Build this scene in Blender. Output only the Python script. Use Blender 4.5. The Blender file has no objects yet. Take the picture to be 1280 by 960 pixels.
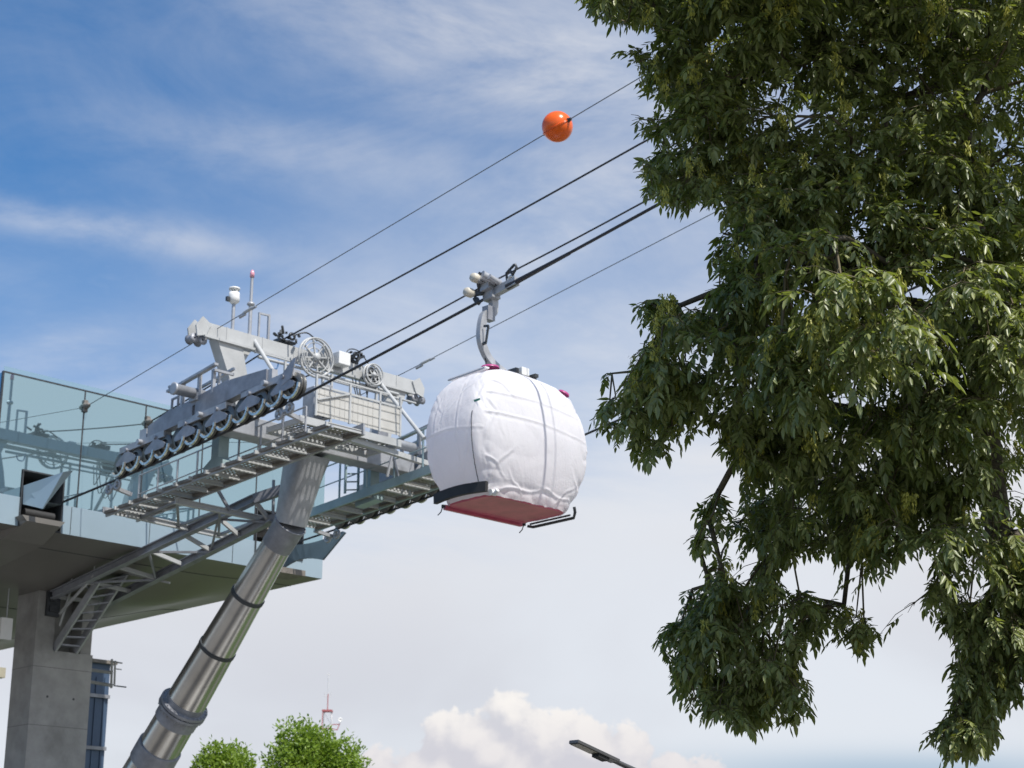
import bpy, math, random
import numpy as np
from mathutils import Vector, Matrix, noise
from math import radians, sin, cos, pi, sqrt, atan2

random.seed(11)
rng = np.random.default_rng(11)
S = bpy.context.scene
COL = S.collection

# ------------------------------------------------------------------ frame of reference
F = 2200.0
PIT = radians(17.5)
CAM = Vector((0, 0, 1.6))
FW = Vector((0, cos(PIT), sin(PIT))); UP = Vector((0, -sin(PIT), cos(PIT))); RT = Vector((1, 0, 0))
A = radians(44.5)
V = Vector((sin(A), -cos(A), 0))      # along the ropes, out of the station
U = Vector((cos(A), sin(A), 0))       # along the station front
Z = Vector((0, 0, 1))

def P(u, v, z): return U*u + V*v + Z*z
def ray(x, y): return FW + RT*((x-640)/F) - UP*((y-480)/F)
def hit(x, y, n, c):
    r = ray(x, y); return CAM + r*((c - CAM.dot(n))/r.dot(n))
def depth(x, y, d): return CAM + ray(x, y)*d
def proj(p):
    d = p - CAM; D = d.dot(FW)
    return 640 + F*d.dot(RT)/D, 480 - F*d.dot(UP)/D

# ------------------------------------------------------------------ materials
def newmat(name):
    m = bpy.data.materials.new(name); m.use_nodes = True
    nt = m.node_tree; b = nt.nodes['Principled BSDF']
    return m, nt, b
def mat(name, col, rough=.5, metal=0.0, var=.12, scale=3.0, bump=0.0, bscale=30, spec=.5, stain=0.0, detail=6, stretch=None):
    m, nt, b = newmat(name)
    b.inputs['Roughness'].default_value = rough
    b.inputs['Metallic'].default_value = metal
    b.inputs['Specular IOR Level'].default_value = spec
    tc = nt.nodes.new('ShaderNodeTexCoord')
    src = tc.outputs['Object']
    if stretch:
        mp = nt.nodes.new('ShaderNodeMapping'); mp.inputs['Scale'].default_value = stretch
        nt.links.new(src, mp.inputs[0]); src = mp.outputs[0]
    n = nt.nodes.new('ShaderNodeTexNoise'); n.inputs['Scale'].default_value = scale; n.inputs['Detail'].default_value = detail
    n.inputs['Roughness'].default_value = .65
    nt.links.new(src, n.inputs['Vector'])
    r = nt.nodes.new('ShaderNodeValToRGB')
    r.color_ramp.elements[0].position = .3; r.color_ramp.elements[1].position = .7
    r.color_ramp.elements[0].color = (*[c*(1-var) for c in col], 1)
    r.color_ramp.elements[1].color = (*[min(1, c*(1+var)) for c in col], 1)
    nt.links.new(n.outputs[0], r.inputs[0])
    out = r.outputs[0]
    if stain:
        n2 = nt.nodes.new('ShaderNodeTexNoise'); n2.inputs['Scale'].default_value = scale*.35; n2.inputs['Detail'].default_value = 8
        nt.links.new(src, n2.inputs['Vector'])
        r2 = nt.nodes.new('ShaderNodeValToRGB'); r2.color_ramp.elements[0].position = .52; r2.color_ramp.elements[1].position = .72
        nt.links.new(n2.outputs[0], r2.inputs[0])
        mx = nt.nodes.new('ShaderNodeMix'); mx.data_type = 'RGBA'; mx.blend_type = 'MULTIPLY'
        ml = nt.nodes.new('ShaderNodeMath'); ml.operation = 'MULTIPLY'; ml.inputs[1].default_value = stain
        nt.links.new(r2.outputs[0], ml.inputs[0]); nt.links.new(ml.outputs[0], mx.inputs[0])
        nt.links.new(out, mx.inputs[6]); mx.inputs[7].default_value = (.35, .34, .32, 1)
        out = mx.outputs[2]
    nt.links.new(out, b.inputs['Base Color'])
    if bump:
        n3 = nt.nodes.new('ShaderNodeTexNoise'); n3.inputs['Scale'].default_value = bscale; n3.inputs['Detail'].default_value = 5
        nt.links.new(src, n3.inputs['Vector'])
        bp = nt.nodes.new('ShaderNodeBump'); bp.inputs['Strength'].default_value = bump; bp.inputs['Distance'].default_value = .02
        nt.links.new(n3.outputs[0], bp.inputs['Height']); nt.links.new(bp.outputs[0], b.inputs['Normal'])
    return m

M = {}
M['galv'] = mat('galvanised_steel', (.40, .41, .43), .45, .35, .16, 5, .1, 40, stain=.35)
M['galv_dull'] = mat('dull_galvanised_steel', (.29, .30, .33), .5, .35, .2, 4, .1, 30, stain=.4)
M['galv_light'] = mat('pale_painted_steel', (.46, .47, .47), .4, .0, .07, 4, .05, 40, stain=.2)
M['green_steel'] = mat('grey_green_painted_steel', (.30, .40, .42), .4, .1, .1, 4, .05, 30, stain=.2)
M['dark_steel'] = mat('dark_machine_steel', (.06, .065, .07), .45, .4, .3, 8, .1, 40)
M['zinc'] = mat('yellow_zinc_plated_rim', (.72, .69, .62), .25, .75, .3, 12, .05, 40)
M['sheave_dark'] = mat('oiled_sheave_steel', (.17, .165, .15), .35, .6, .3, 12, .1, 30, stain=.5)
M['rubber'] = mat('black_rubber', (.025, .025, .025), .7, 0, .2, 10)
M['rust'] = mat('weathered_underside_steel', (.20, .18, .16), .6, .2, .3, 6, .15, 30, stain=.4)
M['dark_blue'] = mat('dark_blue_grey_plate', (.07, .10, .12), .4, .1, .1, 3)
M['cable'] = mat('dark_steel_rope', (.05, .05, .055), .5, .5, .15, 30)
M['cable_thin'] = mat('grey_steel_wire', (.16, .17, .18), .45, .5, .1, 30)
M['stainless'] = mat('brushed_stainless_cladding', (.57, .56, .54), .25, 1.0, .10, 1.2, .18, 1.0, stain=.2)
M['concrete'] = mat('board_marked_concrete', (.36, .355, .34), .85, 0, .18, 1.6, .5, 12, stain=.7)
M['soffit'] = mat('brown_grey_soffit_panel', (.19, .18, .165), .40, .2, .10, .5, .05, 3)
M['fascia'] = mat('pale_blue_grey_panel', (.32, .41, .47), .3, .15, .03, 1)
M['white_box'] = mat('white_plastic', (.75, .75, .73), .4, 0, .04, 8)
M['cream'] = mat('cream_roller', (.62, .57, .47), .5, 0, .1, 8)
M['blue_wall'] = mat('blue_corrugated_sheet', (.06, .10, .17), .45, .2, .15, 1.5)
M['red_base'] = mat('dark_red_cabin_floor', (.56, .12, .18), .35, 0, .22, 2.5, .1, 8, stain=.25)
M['pink'] = mat('magenta_roof_paint', (.42, .05, .20), .4, 0, .1, 5)
M['orange'] = mat('orange_marker_plastic', (.85, .13, .012), .22, 0, .08, 3)
M['red_paint'] = mat('hazed_red_mast_paint', (.40, .12, .12), .6, 0, .1, 3)  # red greyed and paled: distance haze put into the colour
M['mast_white'] = mat('white_mast_paint', (.62, .62, .62), .6, 0, .1, 3)
M['blue_pipe'] = mat('blue_hose', (.03, .12, .28), .4, 0, .1, 5)
M['warn_light'] = mat('pink_warning_lens', (.75, .35, .42), .2, 0, .05, 5)
M['bark'] = mat('grey_brown_bark', (.10, .085, .065), .9, 0, .35, 9, .8, 25)
M['twig'] = mat('olive_twig_bark', (.13, .105, .06), .8, 0, .25, 9)
M['lamp_metal'] = mat('dark_grey_lamp_metal', (.10, .10, .10), .4, .4, .1, 5)
M['lamp_lens'] = mat('unlit_lamp_lens', (.30, .27, .20), .35, .2, .15, 12)
M['ground'] = mat('grey_plaza_paving', (.19, .18, .165), .9, 0, .2, .15, .2, 2, stain=.5)
M['grass'] = mat('park_grass', (.07, .11, .035), .9, 0, .4, .3, .4, 3)
M['pale_paving'] = mat('pale_concrete_paving', (.50, .48, .44), .85, 0, .1, .6, .1, 8)
M['asphalt_m'] = mat('dark_asphalt', (.045, .045, .047), .85, 0, .2, .8)
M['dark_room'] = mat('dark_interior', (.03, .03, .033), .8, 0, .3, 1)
M['hatch'] = mat('white_grating', (.6, .61, .6), .5, 0, .05, 5)

def glass_mat():
    m, nt, b = newmat('teal_mirror_glass')
    b.inputs['Base Color'].default_value = (.38, .54, .60, 1)
    b.inputs['Metallic'].default_value = .88
    b.inputs['Roughness'].default_value = .02
    tc = nt.nodes.new('ShaderNodeTexCoord')
    n = nt.nodes.new('ShaderNodeTexNoise'); n.inputs['Scale'].default_value = .5; n.inputs['Detail'].default_value = 1
    nt.links.new(tc.outputs['Object'], n.inputs['Vector'])
    bp = nt.nodes.new('ShaderNodeBump'); bp.inputs['Strength'].default_value = .06; bp.inputs['Distance'].default_value = .05
    nt.links.new(n.outputs[0], bp.inputs['Height']); nt.links.new(bp.outputs[0], b.inputs['Normal'])
    return m
M['glass'] = glass_mat()
def clear_mat():
    m, nt, b = newmat('clear_green_parapet_glass')
    t = nt.nodes.new('ShaderNodeBsdfTransparent'); t.inputs[0].default_value = (.86, .94, .93, 1)
    g = nt.nodes.new('ShaderNodeBsdfGlossy'); g.inputs['Roughness'].default_value = .05; g.inputs[0].default_value = (.7, .85, .85, 1)
    mx = nt.nodes.new('ShaderNodeMixShader'); mx.inputs[0].default_value = .18
    nt.links.new(t.outputs[0], mx.inputs[1]); nt.links.new(g.outputs[0], mx.inputs[2])
    nt.links.new(mx.outputs[0], nt.nodes['Material Output'].inputs[0])
    return m
M['clear'] = clear_mat()
def perforated(name, col, k, r, metal=.2):
    """plate with real holes: a grid of round openings in its own u,v plane"""
    m, nt, b = newmat(name)
    b.inputs['Base Color'].default_value = (*col, 1); b.inputs['Roughness'].default_value = .55; b.inputs['Metallic'].default_value = metal
    tc = nt.nodes.new('ShaderNodeTexCoord')
    def nd(op, a, bb=None):
        n = nt.nodes.new('ShaderNodeMath'); n.operation = op
        for i, q in enumerate((a, bb)):
            if q is None: continue
            if isinstance(q, (int, float)): n.inputs[i].default_value = q
            else: nt.links.new(q, n.inputs[i])
        return n.outputs[0]
    def dot(vec):
        n = nt.nodes.new('ShaderNodeVectorMath'); n.operation = 'DOT_PRODUCT'
        nt.links.new(tc.outputs['Object'], n.inputs[0]); n.inputs[1].default_value = vec
        return n.outputs['Value']
    outs = []
    for vec in ((U*k[0]), (V*k[1]), (Z*k[2])):
        if vec.length < .01: continue
        f = nd('FRACT', dot(vec)); outs.append(nd('POWER', nd('ABSOLUTE', nd('SUBTRACT', f, .5)), 2))
    s = outs[0]
    for o in outs[1:]: s = nd('ADD', s, o)
    hole = nd('LESS_THAN', s, r*r)
    t = nt.nodes.new('ShaderNodeBsdfTransparent')
    mx = nt.nodes.new('ShaderNodeMixShader')
    nt.links.new(hole, mx.inputs[0]); nt.links.new(b.outputs[0], mx.inputs[1]); nt.links.new(t.outputs[0], mx.inputs[2])
    nt.links.new(mx.outputs[0], nt.nodes['Material Output'].inputs[0])
    return m
M['tread'] = perforated('perforated_tread_plate', (.25, .235, .21), (9.0, 9.0, 0), .27)
M['mesh'] = perforated('pale_guard_mesh', (.60, .60, .57), (9.0, 0, 9.0), .41, 0)
M['guard'] = mat('cream_guard_sheet', (.52, .51, .48), .5, 0, .06, 4, stain=.2)
M['grate'] = perforated('floor_grating', (.26, .26, .26), (8.0, 8.0, 0), .38)

def cover_mat():
    m, nt, b = newmat('white_wrapping_sheet')
    tc = nt.nodes.new('ShaderNodeTexCoord')
    n = nt.nodes.new('ShaderNodeTexNoise'); n.inputs['Scale'].default_value = 1.6; n.inputs['Detail'].default_value = 5
    nt.links.new(tc.outputs['Object'], n.inputs['Vector'])
    r = nt.nodes.new('ShaderNodeValToRGB')
    r.color_ramp.elements[0].position = .3; r.color_ramp.elements[0].color = (.86, .855, .87, 1)
    r.color_ramp.elements[1].position = .7; r.color_ramp.elements[1].color = (.94, .93, .935, 1)
    nt.links.new(n.outputs[0], r.inputs[0])
    d = b
    nt.links.new(r.outputs[0], d.inputs['Base Color'])
    d.inputs['Roughness'].default_value = .5
    tr = nt.nodes.new('ShaderNodeBsdfTranslucent'); tr.inputs[0].default_value = (.90, .89, .91, 1)
    # creases: sharp ridged noise in two scales
    hs = []
    for sc, st, w in ((1.7, (1, 1, .45), .9), (4.5, (1, 1, .35), .45), (9, (1.0, 1.0, 1.3), .25)):
        mp = nt.nodes.new('ShaderNodeMapping'); mp.inputs['Scale'].default_value = st
        nt.links.new(tc.outputs['Object'], mp.inputs[0])
        nn = nt.nodes.new('ShaderNodeTexNoise'); nn.inputs['Scale'].default_value = sc; nn.inputs['Detail'].default_value = 3
        nn.inputs['Distortion'].default_value = .8
        nt.links.new(mp.outputs[0], nn.inputs['Vector'])
        a = nt.nodes.new('ShaderNodeMath'); a.operation = 'SUBTRACT'; a.inputs[1].default_value = .5; nt.links.new(nn.outputs[0], a.inputs[0])
        a2 = nt.nodes.new('ShaderNodeMath'); a2.operation = 'ABSOLUTE'; nt.links.new(a.outputs[0], a2.inputs[0])
        a3 = nt.nodes.new('ShaderNodeMath'); a3.operation = 'MULTIPLY'; a3.inputs[1].default_value = -w; nt.links.new(a2.outputs[0], a3.inputs[0])
        hs.append(a3.outputs[0])
    s = hs[0]
    for h in hs[1:]:
        ad = nt.nodes.new('ShaderNodeMath'); nt.links.new(s, ad.inputs[0]); nt.links.new(h, ad.inputs[1]); s = ad.outputs[0]
    bp = nt.nodes.new('ShaderNodeBump'); bp.inputs['Strength'].default_value = .28; bp.inputs['Distance'].default_value = .10
    nt.links.new(s, bp.inputs['Height']); nt.links.new(bp.outputs[0], d.inputs['Normal']); nt.links.new(bp.outputs[0], tr.inputs['Normal'])
    mx = nt.nodes.new('ShaderNodeMixShader'); mx.inputs[0].default_value = .40
    nt.links.new(d.outputs[0], mx.inputs[1]); nt.links.new(tr.outputs[0], mx.inputs[2])
    nt.links.new(mx.outputs[0], nt.nodes['Material Output'].inputs[0])
    return m
M['cover'] = cover_mat()
M['tape'] = mat('grey_cover_seam_tape', (.36, .38, .40), .5, 0, .1, 5)
M['green_tape'] = mat('green_tape', (.05, .25, .17), .5, 0, .1, 5)

def leaf_mat(name, c1, c2, trans, gloss=.35, hue_scale=.9):
    m, nt, b = newmat(name)
    g = nt.nodes.new('ShaderNodeNewGeometry')
    tc = nt.nodes.new('ShaderNodeTexCoord')
    n = nt.nodes.new('ShaderNodeTexNoise'); n.inputs['Scale'].default_value = hue_scale; n.inputs['Detail'].default_value = 3
    nt.links.new(tc.outputs['Object'], n.inputs['Vector'])
    mu = nt.nodes.new('ShaderNodeMath'); mu.operation = 'MULTIPLY_ADD'; mu.inputs[1].default_value = .55
    nt.links.new(g.outputs['Random Per Island'], mu.inputs[0])
    ms = nt.nodes.new('ShaderNodeMath'); ms.operation = 'MULTIPLY'; ms.inputs[1].default_value = .6
    nt.links.new(n.outputs[0], ms.inputs[0]); nt.links.new(ms.outputs[0], mu.inputs[2])
    r = nt.nodes.new('ShaderNodeValToRGB')
    r.color_ramp.elements[0].position = .15; r.color_ramp.elements[0].color = (*c1, 1)
    r.color_ramp.elements[1].position = .85; r.color_ramp.elements[1].color = (*c2, 1)
    nt.links.new(mu.outputs[0], r.inputs[0]); nt.links.new(r.outputs[0], b.inputs['Base Color'])
    b.inputs['Roughness'].default_value = gloss
    b.inputs['Specular IOR Level'].default_value = .55
    t = nt.nodes.new('ShaderNodeBsdfTranslucent')
    t.inputs[0].default_value = (*trans, 1)
    mx = nt.nodes.new('ShaderNodeMixShader'); mx.inputs[0].default_value = .30
    nt.links.new(b.outputs[0], mx.inputs[1]); nt.links.new(t.outputs[0], mx.inputs[2])
    nt.links.new(mx.outputs[0], nt.nodes['Material Output'].inputs[0])
    return m
M['leaf'] = leaf_mat('ash_leaf', (.030, .062, .022), (.290, .315, .125), (.34, .42, .05), .40)
M['seed'] = leaf_mat('ash_seed_wings', (.24, .25, .04), (.46, .44, .09), (.46, .46, .07), .5)
M['leaf_bright'] = leaf_mat('fresh_green_leaf', (.09, .17, .015), (.26, .36, .06), (.40, .58, .06), .5, 1.5)

# ------------------------------------------------------------------ mesh builder
class MB:
    def __init__(s): s.v = []; s.f = []; s.sm = []; s.marks = []; s.depth = 0
    def add(s, vs, fs, smooth=False):
        o = len(s.v); s.v += [Vector(p) for p in vs]
        for f in fs: s.f.append([i+o for i in f]); s.sm.append(smooth)
        return s
    def box(s, c, h, ax=None):
        ax = ax or (U, V, Z); c = Vector(c)
        vs = [c + ax[0]*(h[0]*a) + ax[1]*(h[1]*b) + ax[2]*(h[2]*d) for a in (-1, 1) for b in (-1, 1) for d in (-1, 1)]
        return s.add(vs, [(0, 1, 3, 2), (4, 6, 7, 5), (0, 4, 5, 1), (2, 3, 7, 6), (0, 2, 6, 4), (1, 5, 7, 3)])
    def uvz(s, u0, u1, v0, v1, z0, z1):
        return s.box(P((u0+u1)/2, (v0+v1)/2, (z0+z1)/2), (abs(u1-u0)/2, abs(v1-v0)/2, abs(z1-z0)/2))
    def beam(s, p, q, w, h, up=Z):
        p = Vector(p); q = Vector(q); d = (q-p); L = d.length; d.normalize()
        sd = d.cross(up)
        if sd.length < 1e-4: sd = d.cross(U)
        sd.normalize(); n = sd.cross(d)
        return s.box((p+q)/2, (L/2, w/2, h/2), (d, sd, n))
    def ibeam(s, p, q, w, h, up=Z, t=.02):
        p = Vector(p); q = Vector(q); d = (q-p).normalized(); sd = d.cross(up).normalized(); n = sd.cross(d)
        s.beam(p+n*(h/2-t/2), q+n*(h/2-t/2), w, t, up); s.beam(p-n*(h/2-t/2), q-n*(h/2-t/2), w, t, up)
        return s.beam(p, q, t, h-2*t, up)
    def tube(s, pts, r, n=8, caps=True):
        pts = [Vector(p) for p in pts]; k = len(pts)
        rr = r if isinstance(r, (list, tuple)) else [r]*k
        vs = []; ref = None
        for i in range(k):
            d = (pts[min(i+1, k-1)] - pts[max(i-1, 0)])
            if d.length < 1e-9: d = Vector((0, 0, 1))
            d.normalize()
            if ref is None: ref = d.orthogonal().normalized()
            a = (ref - d*ref.dot(d))
            if a.length < 1e-5: a = d.orthogonal()
            a.normalize(); ref = a; b = d.cross(a)
            for j in range(n):
                t = 2*pi*j/n; vs.append(pts[i] + (a*cos(t)+b*sin(t))*rr[i])
        fs = [(i*n+j, i*n+(j+1) % n, (i+1)*n+(j+1) % n, (i+1)*n+j) for i in range(k-1) for j in range(n)]
        s.add(vs, fs, True)
        if caps:
            s.add(vs[:n], [tuple(range(n))[::-1]]); s.add(vs[-n:], [tuple(range(n))])
        return s
    def cyl(s, p, q, r, n=20): return s.tube([p, q], r, n)
    def torus(s, c, ax, R, r, n=28, m=8):
        c = Vector(c); ax = Vector(ax).normalized(); a = ax.orthogonal().normalized(); b = ax.cross(a)
        vs = []
        for i in range(n):
            t = 2*pi*i/n; o = a*cos(t)+b*sin(t)
            for j in range(m):
                q = 2*pi*j/m; vs.append(c + o*(R+r*cos(q)) + ax*(r*sin(q)))
        fs = [(i*m+j, ((i+1) % n)*m+j, ((i+1) % n)*m+(j+1) % m, i*m+(j+1) % m) for i in range(n) for j in range(m)]
        return s.add(vs, fs, True)
    def lathe(s, c, ax, prof, n=28):
        """prof = [(distance along axis, radius)...]"""
        c = Vector(c); ax = Vector(ax).normalized(); a = ax.orthogonal().normalized(); b = ax.cross(a); vs = []
        for (h, r) in prof:
            for j in range(n):
                t = 2*pi*j/n; vs.append(c + ax*h + (a*cos(t)+b*sin(t))*r)
        fs = [(i*n+j, i*n+(j+1) % n, (i+1)*n+(j+1) % n, (i+1)*n+j) for i in range(len(prof)-1) for j in range(n)]
        return s.add(vs, fs, True)
    def ext(s, poly, d):
        poly = [Vector(p) for p in poly]; n = len(poly); d = Vector(d)
        vs = poly + [p+d for p in poly]
        return s.add(vs, [tuple(range(n))[::-1], tuple(range(n, 2*n))] + [(i, (i+1) % n, n+(i+1) % n, n+i) for i in range(n)])
    def loft(s, rings, caps=True, smooth=True):
        n = len(rings[0]); vs = [p for r in rings for p in r]
        fs = [(i*n+j, i*n+(j+1) % n, (i+1)*n+(j+1) % n, (i+1)*n+j) for i in range(len(rings)-1) for j in range(n)]
        s.add(vs, fs, smooth)
        if caps: s.add(rings[0], [tuple(range(n))[::-1]]); s.add(rings[-1], [tuple(range(n))])
        return s
    def build(s, name, m, parent=None, label=None, kind=None, root=None, bevel=0):
        """root: world location of the thing's base; parent: parent object"""
        L = root if root is not None else (wloc(parent) if parent else Vector((0, 0, 0)))
        me = bpy.data.meshes.new(name)
        me.from_pydata([tuple(p-L) for p in s.v], [], s.f)
        me.polygons.foreach_set('use_smooth', s.sm)
        me.materials.append(M[m] if isinstance(m, str) else m)
        me.update()
        import bmesh
        bm = bmesh.new(); bm.from_mesh(me); bmesh.ops.recalc_face_normals(bm, faces=bm.faces); bm.to_mesh(me); bm.free()
        o = bpy.data.objects.new(name, me); COL.objects.link(o)
        if parent: o.parent = parent; o.location = (L - wloc(parent))
        else: o.location = L
        if bevel:
            md = o.modifiers.new('edge', 'BEVEL'); md.width = bevel; md.segments = 2; md.limit_method = 'ANGLE'
        if label: o['label'] = label
        if kind: o['kind'] = kind
        return o
def _tracked(fn):
    def g(s, *a, **k):
        if s.depth == 0: s.marks.append((len(s.v), len(s.f)))
        s.depth += 1
        try: return fn(s, *a, **k)
        finally: s.depth -= 1
    return g
for _n in ('add', 'box', 'uvz', 'beam', 'ibeam', 'tube', 'cyl', 'torus', 'lathe', 'ext', 'loft'): setattr(MB, _n, _tracked(getattr(MB, _n)))
def build_each(m, name, mm, parent, **k):
    """every shape that was added becomes a part of its own"""
    mk = m.marks + [(len(m.v), len(m.f))]
    for (v0, f0), (v1, f1) in zip(mk, mk[1:]):
        q = MB(); q.v = m.v[v0:v1]; q.f = [[i-v0 for i in f] for f in m.f[f0:f1]]; q.sm = m.sm[f0:f1]; q.build(name, mm, parent, **k)
def wloc(o):
    L = o.location.copy(); p = o.parent
    while p: L += p.location; p = p.parent
    return L
def thing(name, label, cat, loc, group=None):
    o = bpy.data.objects.new(name, None); COL.objects.link(o); o.location = loc
    o.empty_display_size = .3
    o['label'] = label; o['category'] = cat
    if group: o['group'] = group
    return o
def tag(o, label, cat, group=None):
    o['label'] = label; o['category'] = cat
    if group: o['group'] = group
    return o
def dup(o, off, parent=None):
    c = o.copy(); COL.objects.link(c); c.parent = parent; c.location = o.location + off
    return c

# ------------------------------------------------------------------ camera, light, world
cd = bpy.data.cameras.new('camera'); cam = bpy.data.objects.new('camera', cd); COL.objects.link(cam)
cam.location = CAM; cam.rotation_euler = (radians(90)+PIT, 0, 0)
cd.sensor_width = 36; cd.lens = F*36/1280; cd.clip_end = 20000; cd.clip_start = .1
cd.dof.use_dof = True; cd.dof.focus_distance = 15.5; cd.dof.aperture_fstop = 4.0
S.camera = cam

SAZ, SEL = radians(140), radians(57)
sdir = Vector((sin(SAZ)*cos(SEL), cos(SAZ)*cos(SEL), sin(SEL)))
sl = bpy.data.lights.new('sun', 'SUN'); sun = bpy.data.objects.new('sun', sl); COL.objects.link(sun)
sl.energy = 5.0; sl.angle = radians(.5); sl.color = (1, .95, .88)
sun.rotation_euler = sdir.to_track_quat('Z', 'Y').to_euler(); sun.location = (0, 0, 60)

w = bpy.data.worlds.new('World'); S.world = w; w.use_nodes = True
nt = w.node_tree; bg = nt.nodes['Background']
def N(t): return nt.nodes.new(t)
def L(a, b): nt.links.new(a, b)
def mth(op, a, b=None, c=None, clamp=False):
    n = N('ShaderNodeMath'); n.operation = op; n.use_clamp = clamp
    for i, q in enumerate((a, b, c)):
        if q is None: continue
        if isinstance(q, (int, float)): n.inputs[i].default_value = q
        else: L(q, n.inputs[i])
    return n.outputs[0]
def sstep(x, a, b):
    n = N('ShaderNodeMapRange'); n.interpolation_type = 'SMOOTHSTEP'
    n.inputs['From Min'].default_value = a; n.inputs['From Max'].default_value = b
    L(x, n.inputs['Value']); return n.outputs[0]
def noi(vec, scale, det=6, rough=.6, dist=0., off=None, st=None, rot=None):
    mp = N('ShaderNodeMapping')
    if off: mp.inputs['Location'].default_value = off
    if st: mp.inputs['Scale'].default_value = st
    if rot: mp.inputs['Rotation'].default_value = rot
    L(vec, mp.inputs[0])
    n = N('ShaderNodeTexNoise'); n.inputs['Scale'].default_value = scale; n.inputs['Detail'].default_value = det
    n.inputs['Roughness'].default_value = rough; n.inputs['Distortion'].default_value = dist
    L(mp.outputs[0], n.inputs['Vector']); return n.outputs[0]
def mixc(f, a, b):
    n = N('ShaderNodeMix'); n.data_type = 'RGBA'
    if isinstance(f, (int, float)): n.inputs[0].default_value = f
    else: L(f, n.inputs[0])
    for i, q in ((6, a), (7, b)):
        if isinstance(q, tuple): n.inputs[i].default_value = (*q, 1)
        else: L(q, n.inputs[i])
    return n.outputs[2]
SKYK = .15
sky = N('ShaderNodeTexSky'); sky.sky_type = 'NISHITA'; sky.sun_disc = False
sky.sun_elevation = SEL; sky.sun_rotation = SAZ; sky.air_density = 1.0; sky.dust_density = .6; sky.ozone_density = 1.6
tcw = N('ShaderNodeTexCoord'); D = tcw.outputs['Generated']
sp = N('ShaderNodeSeparateXYZ'); L(D, sp.inputs[0])
dx, dy, dz = sp.outputs
# plane projection for the high thin cloud
ysafe = mth('MAXIMUM', dy, .05)
X = mth('DIVIDE', dx, ysafe); H = mth('DIVIDE', dz, ysafe)
cb = N('ShaderNodeCombineXYZ'); L(X, cb.inputs[0]); L(H, cb.inputs[1])
XH = cb.outputs[0]
def K(c): return tuple(q/SKYK for q in c)     # colours below are given as finished radiance
# thin streaks: stretched noise over direction (3-D, valid all round)
streak = noi(D, 2.3, 8, .62, .5, (1.3, .2, .4), (1, 1, 3.4), (0.0, .16, 0))
fine = noi(D, 7.0, 9, .65, .8, (.3, 2.2, .7), (1, 1, 2.6), (0, .2, 0))
wisp = mth('ADD', mth('MULTIPLY', streak, .7), mth('MULTIPLY', fine, .3))
# broad veil, dense near the horizon
veil = sstep(mth('ADD', mth('ADD', dz, mth('MULTIPLY', dx, -.22)), mth('MULTIPLY', mth('SUBTRACT', streak, .5), .30)), .42, .20)
def bump2(px, py, rx, ry, rot=0):
    r = ray(px, py); x0 = r.x/r.y; h0 = r.z/r.y
    a = mth('MULTIPLY', mth('SUBTRACT', X, x0), F/rx); b = mth('MULTIPLY', mth('SUBTRACT', H, h0), F/ry)
    if rot:
        c_, s_ = cos(rot), sin(rot)
        ax = mth('MULTIPLY', mth('SUBTRACT', X, x0), F); bx = mth('MULTIPLY', mth('SUBTRACT', H, h0), F)
        a = mth('MULTIPLY', mth('ADD', mth('MULTIPLY', ax, c_), mth('MULTIPLY', bx, s_)), 1/rx)
        b = mth('MULTIPLY', mth('SUBTRACT', mth('MULTIPLY', bx, c_), mth('MULTIPLY', ax, s_)), 1/ry)
    return mth('POWER', 2.718, mth('MULTIPLY', mth('ADD', mth('MULTIPLY', a, a), mth('MULTIPLY', b, b)), -1))
patches = None
for (px, py, rx, ry, rot, k) in ((620, 60, 330, 110, -.25, .75), (130, 285, 230, 28, -.17, .55), (700, 300, 140, 60, .4, .55), (560, 420, 260, 110, .2, .28), (760, 230, 200, 120, .3, .50), (60, 440, 90, 30, .3, .4),
                                 (350, 400, 120, 30, 0, .35), (760, 420, 130, 80, 0, .4), (420, 190, 300, 50, -.1, .3)):
    q = mth('MULTIPLY', bump2(px, py, rx, ry, rot), k); patches = q if patches is None else mth('MAXIMUM', patches, q)
hi = mth('MULTIPLY', patches, sstep(wisp, .30, .62))
allw = mth('MULTIPLY', sstep(wisp, .38, .72), .20)
haze_ = mth('MULTIPLY', sstep(mth('ADD', dz, mth('MULTIPLY', dx, -.45)), .54, .28), .34)
hi = mth('ADD', hi, haze_)
cov = mth('MAXIMUM', mth('MULTIPLY', veil, .93), mth('ADD', hi, allw), clamp=True)
tn = N('ShaderNodeMix'); tn.data_type = 'RGBA'; tn.blend_type = 'MULTIPLY'; tn.inputs[0].default_value = 1; L(sky.outputs[0], tn.inputs[6]); tn.inputs[7].default_value = (.38, .68, .90, 1)
base = tn.outputs[2]
# thin cloud colour: whiter high up, greyer low down
cw = mixc(sstep(dz, .10, .24), K((.62, .62, .66)), K((.745, .745, .765)))
cwn = mixc(sstep(noi(D, 3.0, 5, .5, .3, (5, 3, 2), (1, 1, 2)), .35, .65), cw, K((.74, .76, .80)))
c1 = mixc(cov, base, cwn)
# low grey-blue band under the veil near the horizon at the right
low = mth('MULTIPLY', bump2(1120, 965, 300, 26), .7)
c1 = mixc(low, c1, K((.30, .44, .58)))
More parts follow.
